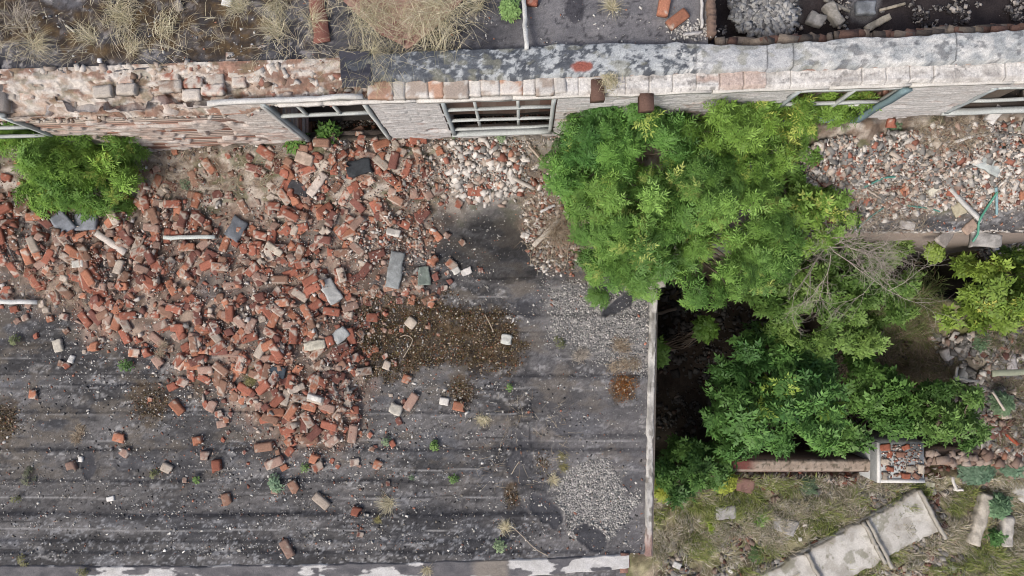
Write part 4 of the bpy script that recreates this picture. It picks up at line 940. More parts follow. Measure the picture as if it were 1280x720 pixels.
pipe('green pipe bend hanging over the roof edge at the end of the grey board',[(1247,240),(1236,256),(1226,272),(1223,280),(1223,292),(1216,302)],.016,(.07,.24,.17),zs=[zat(1247,240,.05),zat(1236,256,.05),.12,.08,.06,.0])
pipe('short upright blue-grey pipe near the right frame edge',[(1245,234),(1246,250),(1246,268)],.018,(.18,.30,.33))
pipe('blue-grey hose end sticking out of the big shrub by the pit',[(1004,280),(1001,290),(1000,305)],.02,(.22,.32,.36),name='hose',cat='hose',zs=[.35,.3,.2])
pipe('white plastic tube across the lower frame of the right window',[(1060,131),(1085,131)],.018,(.55,.56,.54),zs=[1.35,1.35])
# dead branches on the roof
for k,(lab,pts) in enumerate([('forked bare stick lying on the moss',[(504,447),(511,436),(517,424),(508,418),(500,421)]),('thin straight straw on the right half of the moss',[(606,393),(612,404),(617,415)]),('long thin twig on tar left of the gravel disc',[(640,658),(655,672),(668,686),(685,695)]),('pale short stick left of the gravel disc',[(640,592),(644,584),(649,577)])]):
    pipe(lab,pts,.006,(.42,.36,.28),name='stick',cat='stick',m=M_WOOD)
# ---- upper roof things
plank('pole','pole','thin white pole lying upright across the upper roof left of the grey felt',654,-12,658,61,.045,.04,(.50,.51,.49),2.22,2.36,seg=10)
plank('board','board','reddish brown board on the upper roof left of the big straw tuft',394,-12,403,53,.17,.03,(.21,.095,.075),2.2,2.2,seg=10)
mb=MB(); pv=[(430,-14),(585,-14),(572,8),(513,66),(490,62),(446,40)]; q=[P(u,v,2.21) for u,v in pv]
n=24; a,b=np.meshgrid(np.linspace(0,1,40),np.linspace(0,1,24),indexing='ij')
lo=np.interp(a,[0,.3,.55,.75,1],[0,42,60,34,-8]); uu=430+155*a-0*b; vv=-14+(lo+14+3)*b; uu=uu-10*b*(a>.5)*(1-a)
pp=P2(np.stack([uu.ravel(),vv.ravel()],-1),2.2); zz=2.215+.03*fbm(a*8,b*5,160,3); Cc=lerp((.19,.10,.08),(.34,.23,.19),fbm(a*12,b*8,161,4)); Cc=lerp(Cc,(.13,.04,.04),ss(.6,.7,fbm(a*9,b*9,162,3))*.7)
o=grid_obj(pp[:,0].reshape(40,24),pp[:,1].reshape(40,24),zz,Cc,np.ones((40,24),bool),'rusty_sheet',M_BRICK,None,flip=True)
md=o.modifiers.new('thickness','SOLIDIFY'); md.thickness=.01
tag(o,'rust-red crumpled metal sheet on the upper roof under the big straw tuft','metal sheet')
chunk('paper_scrap','scrap','white square scrap at the upper frame edge above the left wall',283,3,8,.11,.08,.015,(.66,.67,.66),(.6,.61,.6),z=2.18)
chunk('mortar_lump','mortar','cream stone at the upper frame edge left of the white scrap',224,8,70,.12,.08,.04,(.42,.38,.33),z=2.17)
chunk('mortar_lump','mortar','small round white stone on black tar above the left wall',125,76,0,.045,.045,.035,(.75,.75,.73),(.7,.7,.7),z=2.2)
chunk('board','board','small pale stick of wood on the mossy upper roof',88,36,38,.13,.025,.02,(.50,.48,.38),z=2.18,rough=.03)
mb=MB(); n=900; uv=np.stack([rs.uniform(-20,880,n),rs.uniform(-10,80,n)],-1); w=fbm(uv[:,0]/30,uv[:,1]/20,163,3)>.47; uv=uv[w]; p=P2(uv,ZU+.02); stones(mb,p,.004+.016*rs.random(len(p))**3,pick(len(p),[(.55,.54,.5),(.3,.3,.3),(.3,.15,.1)],[3,2,1],rs),rs)
n=260; uv=np.stack([rs.normal(862,14,n),rs.normal(38,5,n)],-1); p=P2(uv,ZU+.02); stones(mb,p,rs.uniform(.006,.025,n),pick(n,[(.5,.49,.46),(.32,.31,.3)],[1,1],rs),rs)
tag(mb.build('roof_specks',M_STONE),'mortar specks over the mossy upper roof','debris',kind='stuff')
# ---- collapsed room things
zA=1.33
mb=MB(); q=sample([(900,-20),(1010,-20),(1000,45),(905,45)],1500,rs,0,lambda u,v: ss(1.1,.6,blob(u,v,955,8,44,46)))
p=P2(q,zA+.12); stones(mb,p,.012+.06*rs.random(len(p))**2,pick(len(p),[(.34,.34,.33),(.22,.22,.22),(.12,.12,.12)],[3,2,1],rs),rs)
q=sample([(900,-20),(1290,-20),(1290,45),(900,45)],1500,rs,0,lambda u,v: ss(.5,.7,fbm(u/25,v/18,164,3)))
p=P2(q,zA); stones(mb,p,.006+.035*rs.random(len(p))**3,pick(len(p),[(.34,.31,.28),(.06,.055,.055),(.2,.19,.18)],[2,3,1.5],rs),rs)
tag(mb.build('ash_rubble',M_STONE),'grey ash and cinder rubble in the collapsed room beyond the parapet','rubble',kind='stuff')
for a in [('timber_block','timber','thick split grey timber block in the collapsed room',1039,20,60,.30,.13,.12,(.36,.34,.30)),('timber_block','timber','pale split plank lying against the parapet in the collapsed room',1096,30,-28,.32,.08,.07,(.42,.38,.30)),
 ('timber_block','timber','thin pale lath at the top of the collapsed room',1115,9,-15,.32,.035,.03,(.38,.34,.27)),('timber_block','timber','dark grey lath left of the thick timber block',1046,7,25,.34,.04,.03,(.20,.19,.17)),
 ('concrete_lump','concrete','round grey lump left of the thick timber block',1018,27,20,.20,.15,.10,(.34,.33,.31)),('concrete_lump','concrete','grey lump at the left of the ash room beside the cross wall',925,20,0,.22,.18,.10,(.22,.22,.22)),('concrete_lump','concrete','pale stone at the upper edge of the collapsed room',935,3,0,.22,.10,.08,(.36,.35,.30)),('concrete_lump','concrete','bluish grey lump below the top lath of the collapsed room',1080,12,0,.22,.18,.09,(.24,.26,.28)),
 ('concrete_lump','concrete','small pale pebble pair right part of the collapsed room',1190,12,30,.07,.05,.04,(.5,.46,.42))]:
    chunk(*a[:9],a[9],np.array(a[9])*.6,z=zA)
# beam ends poking out of the facade
for lab,s0,z0 in (('dark square timber end jutting from the cap course left of the big shrub',6.45,2.2),('dark brown timber end jutting from the wall above the big shrub',6.98,2.1)):
    mb=MB(); box(mb,WP(s0,z0,.10 if z0<2.2 else .0),(.14,.22,.13),eul(.05,.03,.05),(.115,.07,.055),.004); o=mb.build('timber_end',M_WOOD,loc=WP(s0,z0,.1)); tag(o,lab,'timber')
# ================================================================== vegetation
rv=np.random.default_rng(55)
def leaf_tpl(L,pairs,ll,lw,droop,up,r,simple=False):
    V=[];Fs=[]
    def leaflet(b,d,ln,w,dz):
        s=np.array([-d[1],d[0]])*w/2; k=len(V)
        V.extend([(b[0],b[1],b[2]),(b[0]+d[0]*ln*.5+s[0],b[1]+d[1]*ln*.5+s[1],b[2]+dz*.5+w*.22),(b[0]+d[0]*ln,b[1]+d[1]*ln,b[2]+dz-ln*.18),(b[0]+d[0]*ln*.5-s[0],b[1]+d[1]*ln*.5-s[1],b[2]+dz*.5+w*.22)])
        Fs.append([k,k+3,k+2,k+1])
    f=lambda t:(t*L,0,up*t*L-droop*t*t*L)
    for i in range(pairs):
        t=.22+.72*i/max(pairs-1,1); b=f(t); k=1-.35*abs(t-.5)*2
        for sg in (-1,1):
            a=sg*math.radians(r.uniform(42,68)); leaflet(b,(math.cos(a),math.sin(a)),ll*k*r.uniform(.85,1.15),lw*r.uniform(.85,1.15),r.uniform(-.2,.15)*ll)
    leaflet(f(.95),(1,0),ll*1.1,lw,0)
    k=len(V); a0,a1,a2=f(0),f(.5),f(1); w=.0025
    V.extend([(a0[0],-w,a0[2]),(a0[0],w,a0[2]),(a1[0],w,a1[2]),(a1[0],-w,a1[2]),(a2[0],w,a2[2]),(a2[0],-w,a2[2])]); Fs.extend([[k,k+3,k+2,k+1],[k+3,k+5,k+4,k+2]])
    return np.array(V),np.array(Fs)
def rosette(nl,L,pairs,ll,lw,r,up=.45,droop=.8):
    Vs=[];Fs=[];n=0
    for i in range(nl):
        V,f_=leaf_tpl(L*r.uniform(.65,1.1),pairs,ll,lw,droop*r.uniform(.7,1.2),up*r.uniform(.4,1.4)+.25*(i%2),r)
        az=2*PI*i/nl+r.normal(0,.25); ro=r.normal(0,.3)
        R=eul(ro,0,az); Vs.append(V@R.T); Fs.append(f_+n); n+=len(V)
    return np.concatenate(Vs),np.concatenate(Fs)
SP={}
def species(key,k,**a):
    SP[key]=[rosette(r=rv,**a) for _ in range(k)]
species('feather',6,nl=9,L=.15,pairs=5,ll=.066,lw=.0155,up=.6,droop=1.1)
species('ash',6,nl=7,L=.22,pairs=4,ll=.105,lw=.040)
species('elder',5,nl=7,L=.17,pairs=3,ll=.085,lw=.045)
species('small',5,nl=7,L=.095,pairs=3,ll=.05,lw=.021)
species('weed',4,nl=8,L=.07,pairs=2,ll=.035,lw=.024,up=.3,droop=.5)
def place_rosettes(mb,sp,pos,nrm,scale,cols,r,leafvar=.16):
    k=len(SP[sp]); n=len(pos); idx=r.integers(0,k,n)
    # frame from normal + random spin
    nrm=nrm/np.linalg.norm(nrm,axis=1)[:,None]; a=r.normal(size=(n,3)); t=np.cross(nrm,a); t/=np.linalg.norm(t,axis=1)[:,None]; b=np.cross(nrm,t)
    R=np.stack([t,b,nrm],-1)
    for j in range(k):
        m=idx==j
        if not m.any(): continue
        V,Fs=SP[sp][j]; W=np.einsum('nij,kj->nki',R[m],V)*scale[m][:,None,None]+pos[m][:,None,:]
        q=m.sum(); cc=np.repeat(cols[m][:,None,:],len(V),1)
        nl=len(V)//4+1; lv=1+r.normal(0,leafvar,(q,nl)); lv=np.repeat(lv,4,1)[:,:len(V)]
        mb.add(W.reshape(-1,3),(Fs[None]+(np.arange(q)*len(V))[:,None,None]).reshape(-1,4),(cc*lv[...,None]).reshape(-1,3))
def shrub(name,label,blobs,n,sp,cols,zbase,sc=(.7,1.15),hfac=.8,gap=.36,stem=(.16,.13,.10),root=None,cat='shrub',inner=.3,seed=0,yellow=.0,group=None,trunk=.02,nstem=16,dm=1.18):
    """blobs: (u,v,radius_uv,top z). A crown of leaf rosettes over a real volume, on stems from the root."""
    r=np.random.default_rng(900+seed); 
    bl=[]
    LS={'feather':.165,'ash':.26,'elder':.2,'small':.12,'weed':.06}[sp]
    for (u,v,ru,zt) in blobs:
        c=P(u,v,zt-.15); r0=ru/S(zt); bl.append((c[0],c[1],max(r0*.5,r0-LS*(sc[0]+sc[1])*.22),zt))
    w=np.array([b[2]**2 for b in bl]); w/=w.sum(); pos=[];nr=[];ton=[]
    area=sum(PI*b[2]**2 for b in bl)*.75; big=area>.25
    dmin=LS*(sc[0]+sc[1])*.5*dm; cen=[]
    for tries in range(4000 if big else 0):
        x0,y0,R_,zt=bl[r.choice(len(bl),p=w)]
        q=math.sqrt(r.random())*1.08; an=r.uniform(0,2*PI); x=x0+R_*q*math.cos(an); y=y0+R_*q*math.sin(an)
        g=float(fbm(np.array(x*2.2),np.array(y*2.2),200+seed,3))
        if g<gap and r.random()<.95: continue
        hh=R_*hfac; z=zt-hh*(1-math.sqrt(max(0,1-min(q,1)**2)))+(g-.5)*1.0*R_+r.normal(0,.07)
        if r.random()<inner: z-=r.uniform(.25,.9)*hh
        z=max(z,zbase+.08)
        if any((x-c[0])**2+(y-c[1])**2+((z-c[2])*.55)**2<dmin*dmin for c in cen): continue
        cen.append((x,y,z,q*math.cos(an),q*math.sin(an),r.normal(0,.2)))
    for (x,y,z,nx,ny,tn) in cen:
        k=r.integers(3,8)
        for i in range(k):
            o=r.normal(0,1,3); o[2]=abs(o[2])*.5; o/=np.linalg.norm(o); rad=LS*.5*r.uniform(.3,1.15)
            pos.append((x+o[0]*rad,y+o[1]*rad,z+o[2]*rad*.8)); nr.append((nx*.4+o[0]*1.1,ny*.4+o[1]*1.1,.9)); ton.append(tn)
    while not big and len(pos)<n:
        x0,y0,R_,zt=bl[r.choice(len(bl),p=w)]; q=math.sqrt(r.random()); an=r.uniform(0,2*PI)
        pos.append((x0+R_*q*math.cos(an),y0+R_*q*math.sin(an),max(zbase+.03,zt-R_*.5*q*q+r.normal(0,.02)))); nr.append((q*math.cos(an)*.7,q*math.sin(an)*.7,1)); ton.append(0)
    pos=np.array(pos);nr=np.array(nr); m=len(pos)
    if m>n*1.6: 
        sel=np.sort(r.choice(m,int(n*1.6),replace=False)); pos=pos[sel];nr=nr[sel];ton=list(np.array(ton)[sel]); m=len(pos)
    cn=np.array(cols,float); tone=np.clip(fbm(pos[:,0]*1.9,pos[:,1]*1.9,300+seed,3)*1.5-.3+np.array(ton)+r.normal(0,.15,m),0,1)
    C=lerp(cn[0],cn[1],tone); ye=r.random(m)<yellow; C[ye]=cn[2]*np.ones(3)
    if root is None: root=(blobs[0][0],blobs[0][1])
    rt=P(root[0],root[1],zbase); rt[2]=zbase
    e=empty(name,rt); tag(e,label,cat,group)
    mb=MB(); place_rosettes(mb,sp,pos,nr,r.uniform(sc[0],sc[1],m),C,r); mb.build('foliage',M_LEAF,parent=e)
    mb=MB(); 
    ids=r.choice(m,min(nstem*3,m),replace=False)
    for q,i in enumerate(ids):
        T=pos[i]-np.array([0,0,.03]); b=rt+np.array([r.normal(0,.03),r.normal(0,.03),-.03])
        mid=b*.5+T*.5+np.array([r.normal(0,.06),r.normal(0,.06),.12*np.linalg.norm(T-b)]); m2=b*.22+T*.78+np.array([r.normal(0,.03),r.normal(0,.03),.10*np.linalg.norm(T-b)])
        tube(mb,[b,b*.7+mid*.3+r.normal(0,.01,3),mid,m2,T],np.array([trunk,trunk*.75,trunk*.5,trunk*.3,trunk*.14]),np.array(stem)*r.uniform(.8,1.3),5)
    mb.build('stem',M_WOOD,parent=e); return e
LIME=[(.09,.19,.04),(.215,.375,.075),(.38,.44,.09)]
MID=[(.07,.165,.035),(.165,.30,.06),(.30,.38,.08)]
DEEP=[(.057,.145,.038),(.135,.28,.068),(.26,.38,.07)]
shrub('leafy_shrub','bright green feathery shrub at the left growing against the crumbling wall',[(88,205,56,1.05),(45,195,38,.9),(130,200,42,.9),(110,232,42,.7),(65,232,34,.65),(15,165,30,.95),(152,172,28,.95),(45,235,26,.6)],640,'feather',[(.11,.225,.04),(.25,.42,.075),(.38,.46,.10)],.12,root=(105,200),seed=1,yellow=.06,gap=.42)
shrub('leafy_shrub','upper left lobe of the big bright shrub mass, under the wall beside the barred window',[(750,170,48,1.5),(790,150,45,1.6),(720,205,40,1.1),(835,170,45,1.5),(770,215,42,1.2)],700,'feather',[(.07,.175,.04),(.17,.34,.07),(.32,.42,.10)],.3,root=(770,185),seed=2,yellow=.04,gap=.42)
shrub('leafy_shrub','largest bright green shrub, spreading south over the roof corner and the pit',[(800,265,70,1.5),(870,250,70,1.6),(930,275,62,1.4),(755,265,48,1.1),(820,320,50,1.2),(890,330,52,1.2),(955,320,42,1.0),(765,325,38,.9),(905,350,24,.7)],1700,'feather',[(.09,.195,.04),(.215,.375,.08),(.36,.44,.12)],.1,root=(850,285),seed=3,yellow=.05,gap=.45,trunk=.03)
shrub('leafy_shrub','yellow-green shrub close under the cap course left of the toothed window jamb',[(905,155,40,1.75),(950,150,38,1.6),(930,190,42,1.4),(1000,150,38,1.4),(1040,135,30,1.3),(970,185,34,1.2),(1065,128,20,1.2),(880,180,40,1.5)],800,'feather',[(.095,.195,.035),(.225,.375,.065),(.38,.45,.10)],.5,root=(940,170),seed=4,yellow=.08,gap=.40)
shrub('leafy_shrub','low thin green shrub patch on the rubble right of the largest one',[(985,225,30,.7),(1000,262,40,.75),(960,245,34,.9),(1030,262,30,.5),(1010,295,26,.4),(1000,200,24,.7),(1050,275,20,.35),(975,300,30,.8)],520,'small',[(.11,.21,.04),(.23,.38,.07),(.36,.42,.10)],.15,root=(990,250),seed=5,sc=(.9,1.6),yellow=.1,gap=.47)
zp=-4.2
shrub('leafy_shrub','soft mid-green tree crown below the roof edge under the dead branches',[(1060,350,62,-.9),(1110,335,48,-1.1),(1030,395,52,-1.3),(1090,395,48,-1.6),(985,362,38,-1.0),(1125,372,32,-1.8),(1060,320,36,-.7),(1010,340,34,-.7)],1150,'small',[(.085,.165,.035),(.175,.28,.065),(.27,.34,.10)],zp,root=(1060,370),seed=6,sc=(1.0,1.8),gap=.48,cat='tree',trunk=.05,inner=.4,dm=1.2)
shrub('leafy_shrub','bright yellow-green shrub at the right frame edge over the dark hollow',[(1248,352,38,-1.2),(1285,355,45,-1.2),(1208,388,24,-1.7),(1265,385,34,-1.6)],520,'small',[(.11,.19,.035),(.26,.37,.06),(.38,.40,.09)],-3.3,root=(1240,365),seed=7,sc=(1.3,2.1),yellow=.12,gap=.40,trunk=.03)
shrub('leafy_shrub','broad-leaved deep green tree filling the middle of the pit',[(1000,510,58,-1.5),(945,520,48,-1.7),(925,480,32,-2.0),(960,455,42,-1.9),(1010,465,38,-2.0),(945,430,26,-2.4),(990,425,26,-2.4),(1030,535,26,-2.1),(925,548,28,-2.2)],520,'ash',DEEP,zp,root=(975,500),seed=8,sc=(.75,1.15),yellow=.04,gap=.53,trunk=.05,cat='tree')
shrub('leafy_shrub','dark leafy sapling right of the deep green tree in the pit',[(1100,490,34,-2.2),(1080,470,22,-2.4),(1125,520,28,-2.4),(1065,548,20,-2.6)],150,'elder',[(.055,.13,.03),(.14,.27,.06),(.26,.36,.07)],zp,root=(1100,500),seed=9,sc=(.8,1.2),gap=.52,trunk=.03)
shrub('leafy_shrub','fine-leaved shrub above the brick pier',[(1178,520,36,-2.0),(1205,500,26,-2.0),(1158,535,24,-2.3),(1210,540,26,-2.2)],300,'small',[(.07,.15,.035),(.16,.28,.07),(.26,.34,.08)],-3.2,root=(1175,535),seed=10,sc=(1.2,2.0),gap=.44,trunk=.03)
shrub('leafy_shrub','round green bush beside the foot of the long side wall',[(862,586,32,-2.5),(845,598,30,-2.6),(890,585,28,-2.7),(850,565,18,-2.9)],300,'small',[(.06,.14,.035),(.135,.26,.06),(.26,.34,.06)],-3.7,root=(862,585),seed=11,sc=(1.3,2.0),gap=.40,trunk=.02)
shrub('leafy_shrub','yellowish sprig at the side wall below the round bush',[(828,610,14,-2.8),(905,600,14,-3.0)],50,'small',[(.2,.25,.04),(.32,.36,.05),(.40,.42,.06)],-3.6,root=(828,612),seed=12,sc=(1.2,1.8),trunk=.01)
shrub('leafy_shrub','slim green sprig hugging the side wall in the upper pit',[(824,432,10,-1.5),(822,445,9,-1.7),(880,412,14,-2.6)],40,'elder',[(.08,.17,.03),(.17,.3,.05),(.3,.4,.06)],zp,root=(826,436),seed=13,sc=(.6,1.0),trunk=.02)
def small_plant(label,u,v,r_uv,z,sp='small',cols=LIME,n=6,s=1.0,zb=None,name='weed_plant',cat='weed'):
    if sp=='weed': s=s*.62; r_uv=r_uv*.9; cols=[tuple(np.array(c)*.9+.02) for c in cols]
    if zb is None: zb=z
    shrub(name,label,[(u,v,r_uv,z+.08)],n,sp,cols,zb,sc=(.8*s,1.2*s),gap=0,inner=.1,hfac=.6,seed=int(u*7+v),cat=cat,trunk=.004,nstem=4,root=(u,v))
PALE=[(.20,.29,.16),(.28,.38,.20),(.35,.42,.2)]; 
SAGE=[(.10,.17,.09),(.17,.26,.14),(.25,.32,.15)]
for a in [('large blue-green leafy weed below the heap tip',348,602,11,.03,'weed',[(.18,.30,.18),(.28,.42,.26),(.3,.4,.2)],9,1.5),
 ('small lime-green tuft on tar right of the heap tip',545,555,5,.02,'weed',LIME,5,1.1),('green weed on tar under the two orange half bricks',163,456,8,.03,'weed',MID,6,1.1),
 ('faint green weed on tar below the cream mortar at far left',26,425,7,.02,'weed',[(.16,.2,.08),(.24,.28,.12),(.3,.3,.1)],5,1),('bright single sprout near the tiny pink crumb',251,597,5,.02,'weed',LIME,3,1.0),
 ('small weed left of the stacked red bricks',385,583,5,.02,'weed',MID,4,.9),('pale weed beside the small red piece in the lower middle',485,550,5,.02,'weed',PALE,4,.9),
 ('pale weed cluster left of the tan half brick at lower left',198,590,6,.02,'weed',[(.18,.2,.08),(.26,.28,.12),(.3,.3,.1)],4,.9),('row weed on tar right of the straw tuft',568,597,6,.02,'weed',MID,4,1.0),
 ('tiny weed right of the straw tuft, nearer to it',516,594,4,.02,'weed',SAGE,3,.8),('pale green upright weed by the south edge in the middle of the roof',627,680,9,.04,'weed',PALE,7,1.2),
 ('dusty green mat on tar at far lower left',40,593,14,.01,'weed',[(.10,.11,.06),(.17,.19,.11),(.2,.2,.1)],9,.8),('yellowish patch weed near the lower left corner',36,696,9,.02,'weed',[(.17,.17,.07),(.24,.23,.1),(.3,.3,.1)],6,.9),
 ('yellowish small sprout above the yellow patch weed',28,621,5,.02,'weed',[(.17,.18,.07),(.25,.26,.1),(.3,.3,.1)],3,.8),('pale weed on the roof edge left of the white flaked paint',110,711,7,.05,'weed',[(.17,.17,.07),(.24,.23,.1),(.3,.3,.1)],5,.9),
 ('small weed on grey tar at the right below the moss',637,483,5,.02,'weed',LIME,3,.8),('leafy weed left of the empty window under the pier',373,180,9,.42,'elder',MID,7,.75),('leafy weed growing in the open window bay',411,172,10,.45,'elder',MID,8,.75),
 ('green ground weed beside the upper heap of bricks',355,216,11,.1,'weed',SAGE,9,1.2),('green weed at the upper right end of the heap below the white pier',506,202,9,.25,'weed',[(.10,.2,.06),(.18,.3,.1),(.2,.3,.1)],8,1.2),
 ('grey-green weed on grit between the left shrub and heap',278,185,9,.2,'weed',SAGE,7,1.2),('sage weed patch on grit right of the left shrub',238,232,10,.1,'weed',SAGE,7,1.1),('sage weed patch below the lone orange brick',255,247,9,.1,'weed',SAGE,6,1.1),
 ('pale weed under the barred window',628,175,8,.4,'weed',PALE,7,1.1),('small green weed in the corner of the barred window',568,170,5,.45,'weed',MID,5,1.0),('weed patch in the rubble below the right jamb',1112,162,11,.6,'weed',SAGE,9,1.3),('green weed patch at the wall foot in the right-hand rubble',1234,150,12,.6,'weed',SAGE,9,1.4),
 ('bright weed at the foot of the toothed jamb',1063,153,7,.7,'weed',LIME,6,1.3),('dark sage weed under the right end of the felt strip',600,300-0,0,.0,'weed',SAGE,0,1),
 ('yellow-green weed sprouting left of the concrete channel',893,658,11,-3.6,'small',[(.25,.36,.05),(.34,.46,.06),(.4,.48,.08)],12,1.5),('bright small plant between the grass and the grey block',948,646,9,-3.6,'small',[(.12,.24,.05),(.2,.36,.07),(.3,.4,.08)],8,1.4),
 ('green leafy plant between the two stone posts',1241,670,8,-3.5,'elder',[(.06,.15,.04),(.13,.26,.08),(.2,.3,.1)],7,.7),('fern-like plant above the right stone post',1246,632,13,-3.4,'small',[(.08,.15,.08),(.15,.26,.14),(.2,.3,.1)],26,1.5),
 ('blue-green fern patch right of the brick pier',1220,583,22,-3.3,'small',[(.09,.16,.10),(.16,.27,.17),(.2,.3,.1)],40,1.6),('pale fern by the right frame edge under the rubble slope',1262,580,14,-3.3,'small',[(.09,.16,.10),(.18,.29,.19),(.2,.3,.1)],20,1.6),
 ('sage plant in the grass below the low wall',1007,606,12,-3.6,'small',[(.09,.14,.08),(.16,.24,.14),(.2,.3,.1)],14,1.4),('tall green plant at the lower middle of the grass',944,690,12,-3.6,'small',[(.08,.14,.05),(.14,.24,.09),(.2,.3,.1)],14,1.5),
 ('small yellow sprig above the roof corner hollow',1165,315,14,-.3,'small',[(.16,.24,.04),(.28,.38,.06),(.4,.42,.08)],14,1.0),('small broad-leaved sprig in the pit right of the tree crown',1070,447,9,-3.0,'elder',[(.08,.17,.03),(.16,.28,.05),(.2,.3,.1)],8,1.0),
 ('green sprig on the rubble slope at the far right',1225,425,12,-2.9,'small',SAGE,14,1.5),('green weed among the stones by the right frame edge',1250,505,13,-2.6,'small',SAGE,16,1.4),
 ('pale green plant leaning into frame at the top beside the white pole',638,16,12,2.2,'small',[(.18,.3,.10),(.26,.42,.14),(.3,.4,.1)],14,.9),
 ('lime-green tips over the gravel left of the tar blister',747,372,14,.12,'feather',LIME,9,.7),('lime-green tips beside the coping top',795,362,10,.12,'feather',LIME,5,.7),('dry greenish weed on the gravel below the tar blister',699,427,8,.02,'weed',[(.15,.17,.07),(.22,.24,.1),(.2,.3,.1)],5,.9),
 ]:
    if a[6+1]==0: continue
    l,u,v,ru,z,sp,cl,n,s=a; small_plant(l,u,v,ru,z,sp,cl,n,s)
# ---- grasses
STRAW=[(.52,.47,.32),(.42,.37,.25),(.62,.58,.43),(.34,.32,.19)]
def tuft(label,u,v,ru,z,n,L,cols=STRAW,lean=(1.05,1.68),az=None,w=.005,seed=0,name='grass_tuft'):
    r=np.random.default_rng(seed+int(u*13+v)); c=P(u,v,z); nc=max(1,int(n/130)); cc=r.normal(0,ru/S(z)*.42,(nc,2)); ci=r.integers(0,nc,n); ca=r.uniform(0,2*PI,nc)
    b=c+np.concatenate([cc[ci]+r.normal(0,ru/S(z)*.22,(n,2)),np.zeros((n,1))],1)
    a=np.where(r.random(n)<.35,r.uniform(0,2*PI,n),ca[ci]+r.normal(0,.75,n)) if az is None else r.normal(az,.8,n)
    mb=MB(); a=a+.0; blades(mb,b,a,r.uniform(L*.4,L*1.25,n),r.uniform(lean[0],lean[1],n),np.full(n,w*.85)*r.uniform(.5,1.3,n),pick(n,cols,np.ones(len(cols)),r,.22),1.25)
    o=mb.build(name,M_GRASS,loc=c); tag(o,label,'grass'); return o
for a in [('big straw tuft heaped over the rusty sheet on the upper roof',487,22,62,2.22,1900,.36),('straw tuft left of the reddish board',352,22,26,2.17,330,.24),('fan of straw above the left wall with its root low',185,18,34,2.17,420,.26),
 ('straw tuft at the upper frame edge left of the reddish board',300,14,22,2.17,180,.22),('thin greyish straw at the far upper left corner',18,20,30,2.17,260,.24),('sparse straw star on the mossy roof at left',48,52,18,2.17,110,.30),('straw wisps right of the star',100,45,26,2.17,110,.26),
 ('small straw tuft on the grey felt of the upper roof',765,10,9,2.18,170,.18),('straw tuft at the foot of the rusty sheet reaching over the parapet',462,62,8,2.32,60,.30),('thin straw tuft between rusty sheet and white pole',600,14,12,2.18,90,.22),('fine straw on the parapet above the timber ends',770,98,22,2.28,260,.10),
 ('wisps of straw on black tar above the wall corner',385,30,12,2.2,90,.25),('lower straw wisps left of the wall corner',160,66,14,2.18,60,.26),
 ('straw tuft with green base on the long seam',482,624,10,.03,190,.20),('olive tuft just below the straw tuft on the seam',472,649,7,.02,150,.07),('dry curled tuft left of the oval black hole',100,545,12,.02,420,.08),('dead tuft on the bare tar near the left of the gravel disc',690,600,8,.02,130,.11),
 ('yellowish tuft above the gravel disc',705,577,9,.02,260,.09),('tuft right of the moss among pale crumbs',602,522,10,.02,260,.09),('brownish dry tuft on gravel beside the coping',772,446,18,.02,750,.09),('greyish dry tuft on gravel left of the brownish one',730,440,13,.02,420,.09),
 ('dry tuft at the south edge beside white paint',535,712,7,.05,160,.10),('dead weed bundle by the south edge in the middle of the roof',628,655,10,.03,200,.12),('olive mat of dry weed above the south lobe neck',322,468,14,.12,420,.08),('dry curled weed left of the heap neck',205,433,12,.12,320,.07),('dry grass clump in front of the second shrub lobe',830,128,12,1.0,220,.22),
 ('tangle of dry grey twigs beside the pale broken board',705,290,28,.1,420,.30)]:
    cols=STRAW
    if 'olive' in a[0] or 'yellowish' in a[0]: cols=[(.22,.21,.09),(.30,.27,.13),(.16,.15,.07)]
    if 'brownish' in a[0] or 'curled' in a[0] or 'twigs' in a[0]: cols=[(.30,.24,.18),(.38,.33,.25),(.20,.15,.10)]
    if 'greyish' in a[0]: cols=[(.33,.30,.26),(.42,.38,.32),(.24,.21,.18)]
    tuft(*a[:7],cols,w=.0045 if a[6]>.15 else .006)
# matted straw and stalk litter on the mossy upper roof
r_=np.random.default_rng(91); mb=MB(); n=2300
uv=np.stack([r_.uniform(-20,620,n),r_.uniform(-10,78,n)],-1); k_=fbm(uv[:,0]/38,uv[:,1]/22,240,4)>.47; uv=uv[k_]; p=P2(uv,ZU+.045); m_=len(p)
fl=fbm(uv[:,0]/30,uv[:,1]/30,241,2)*12
blades(mb,p,fl+r_.normal(0,1,m_),r_.uniform(.06,.30,m_),r_.uniform(1.3,1.7,m_),np.full(m_,.0042),pick(m_,[(.50,.46,.33),(.38,.33,.23),(.28,.24,.16),(.58,.54,.42)],[2,2,2,1],r_,.2),1.05)
tag(mb.build('dead_straw',M_GRASS),'matted dead straw lying over the mossy upper roof','litter',kind='stuff')
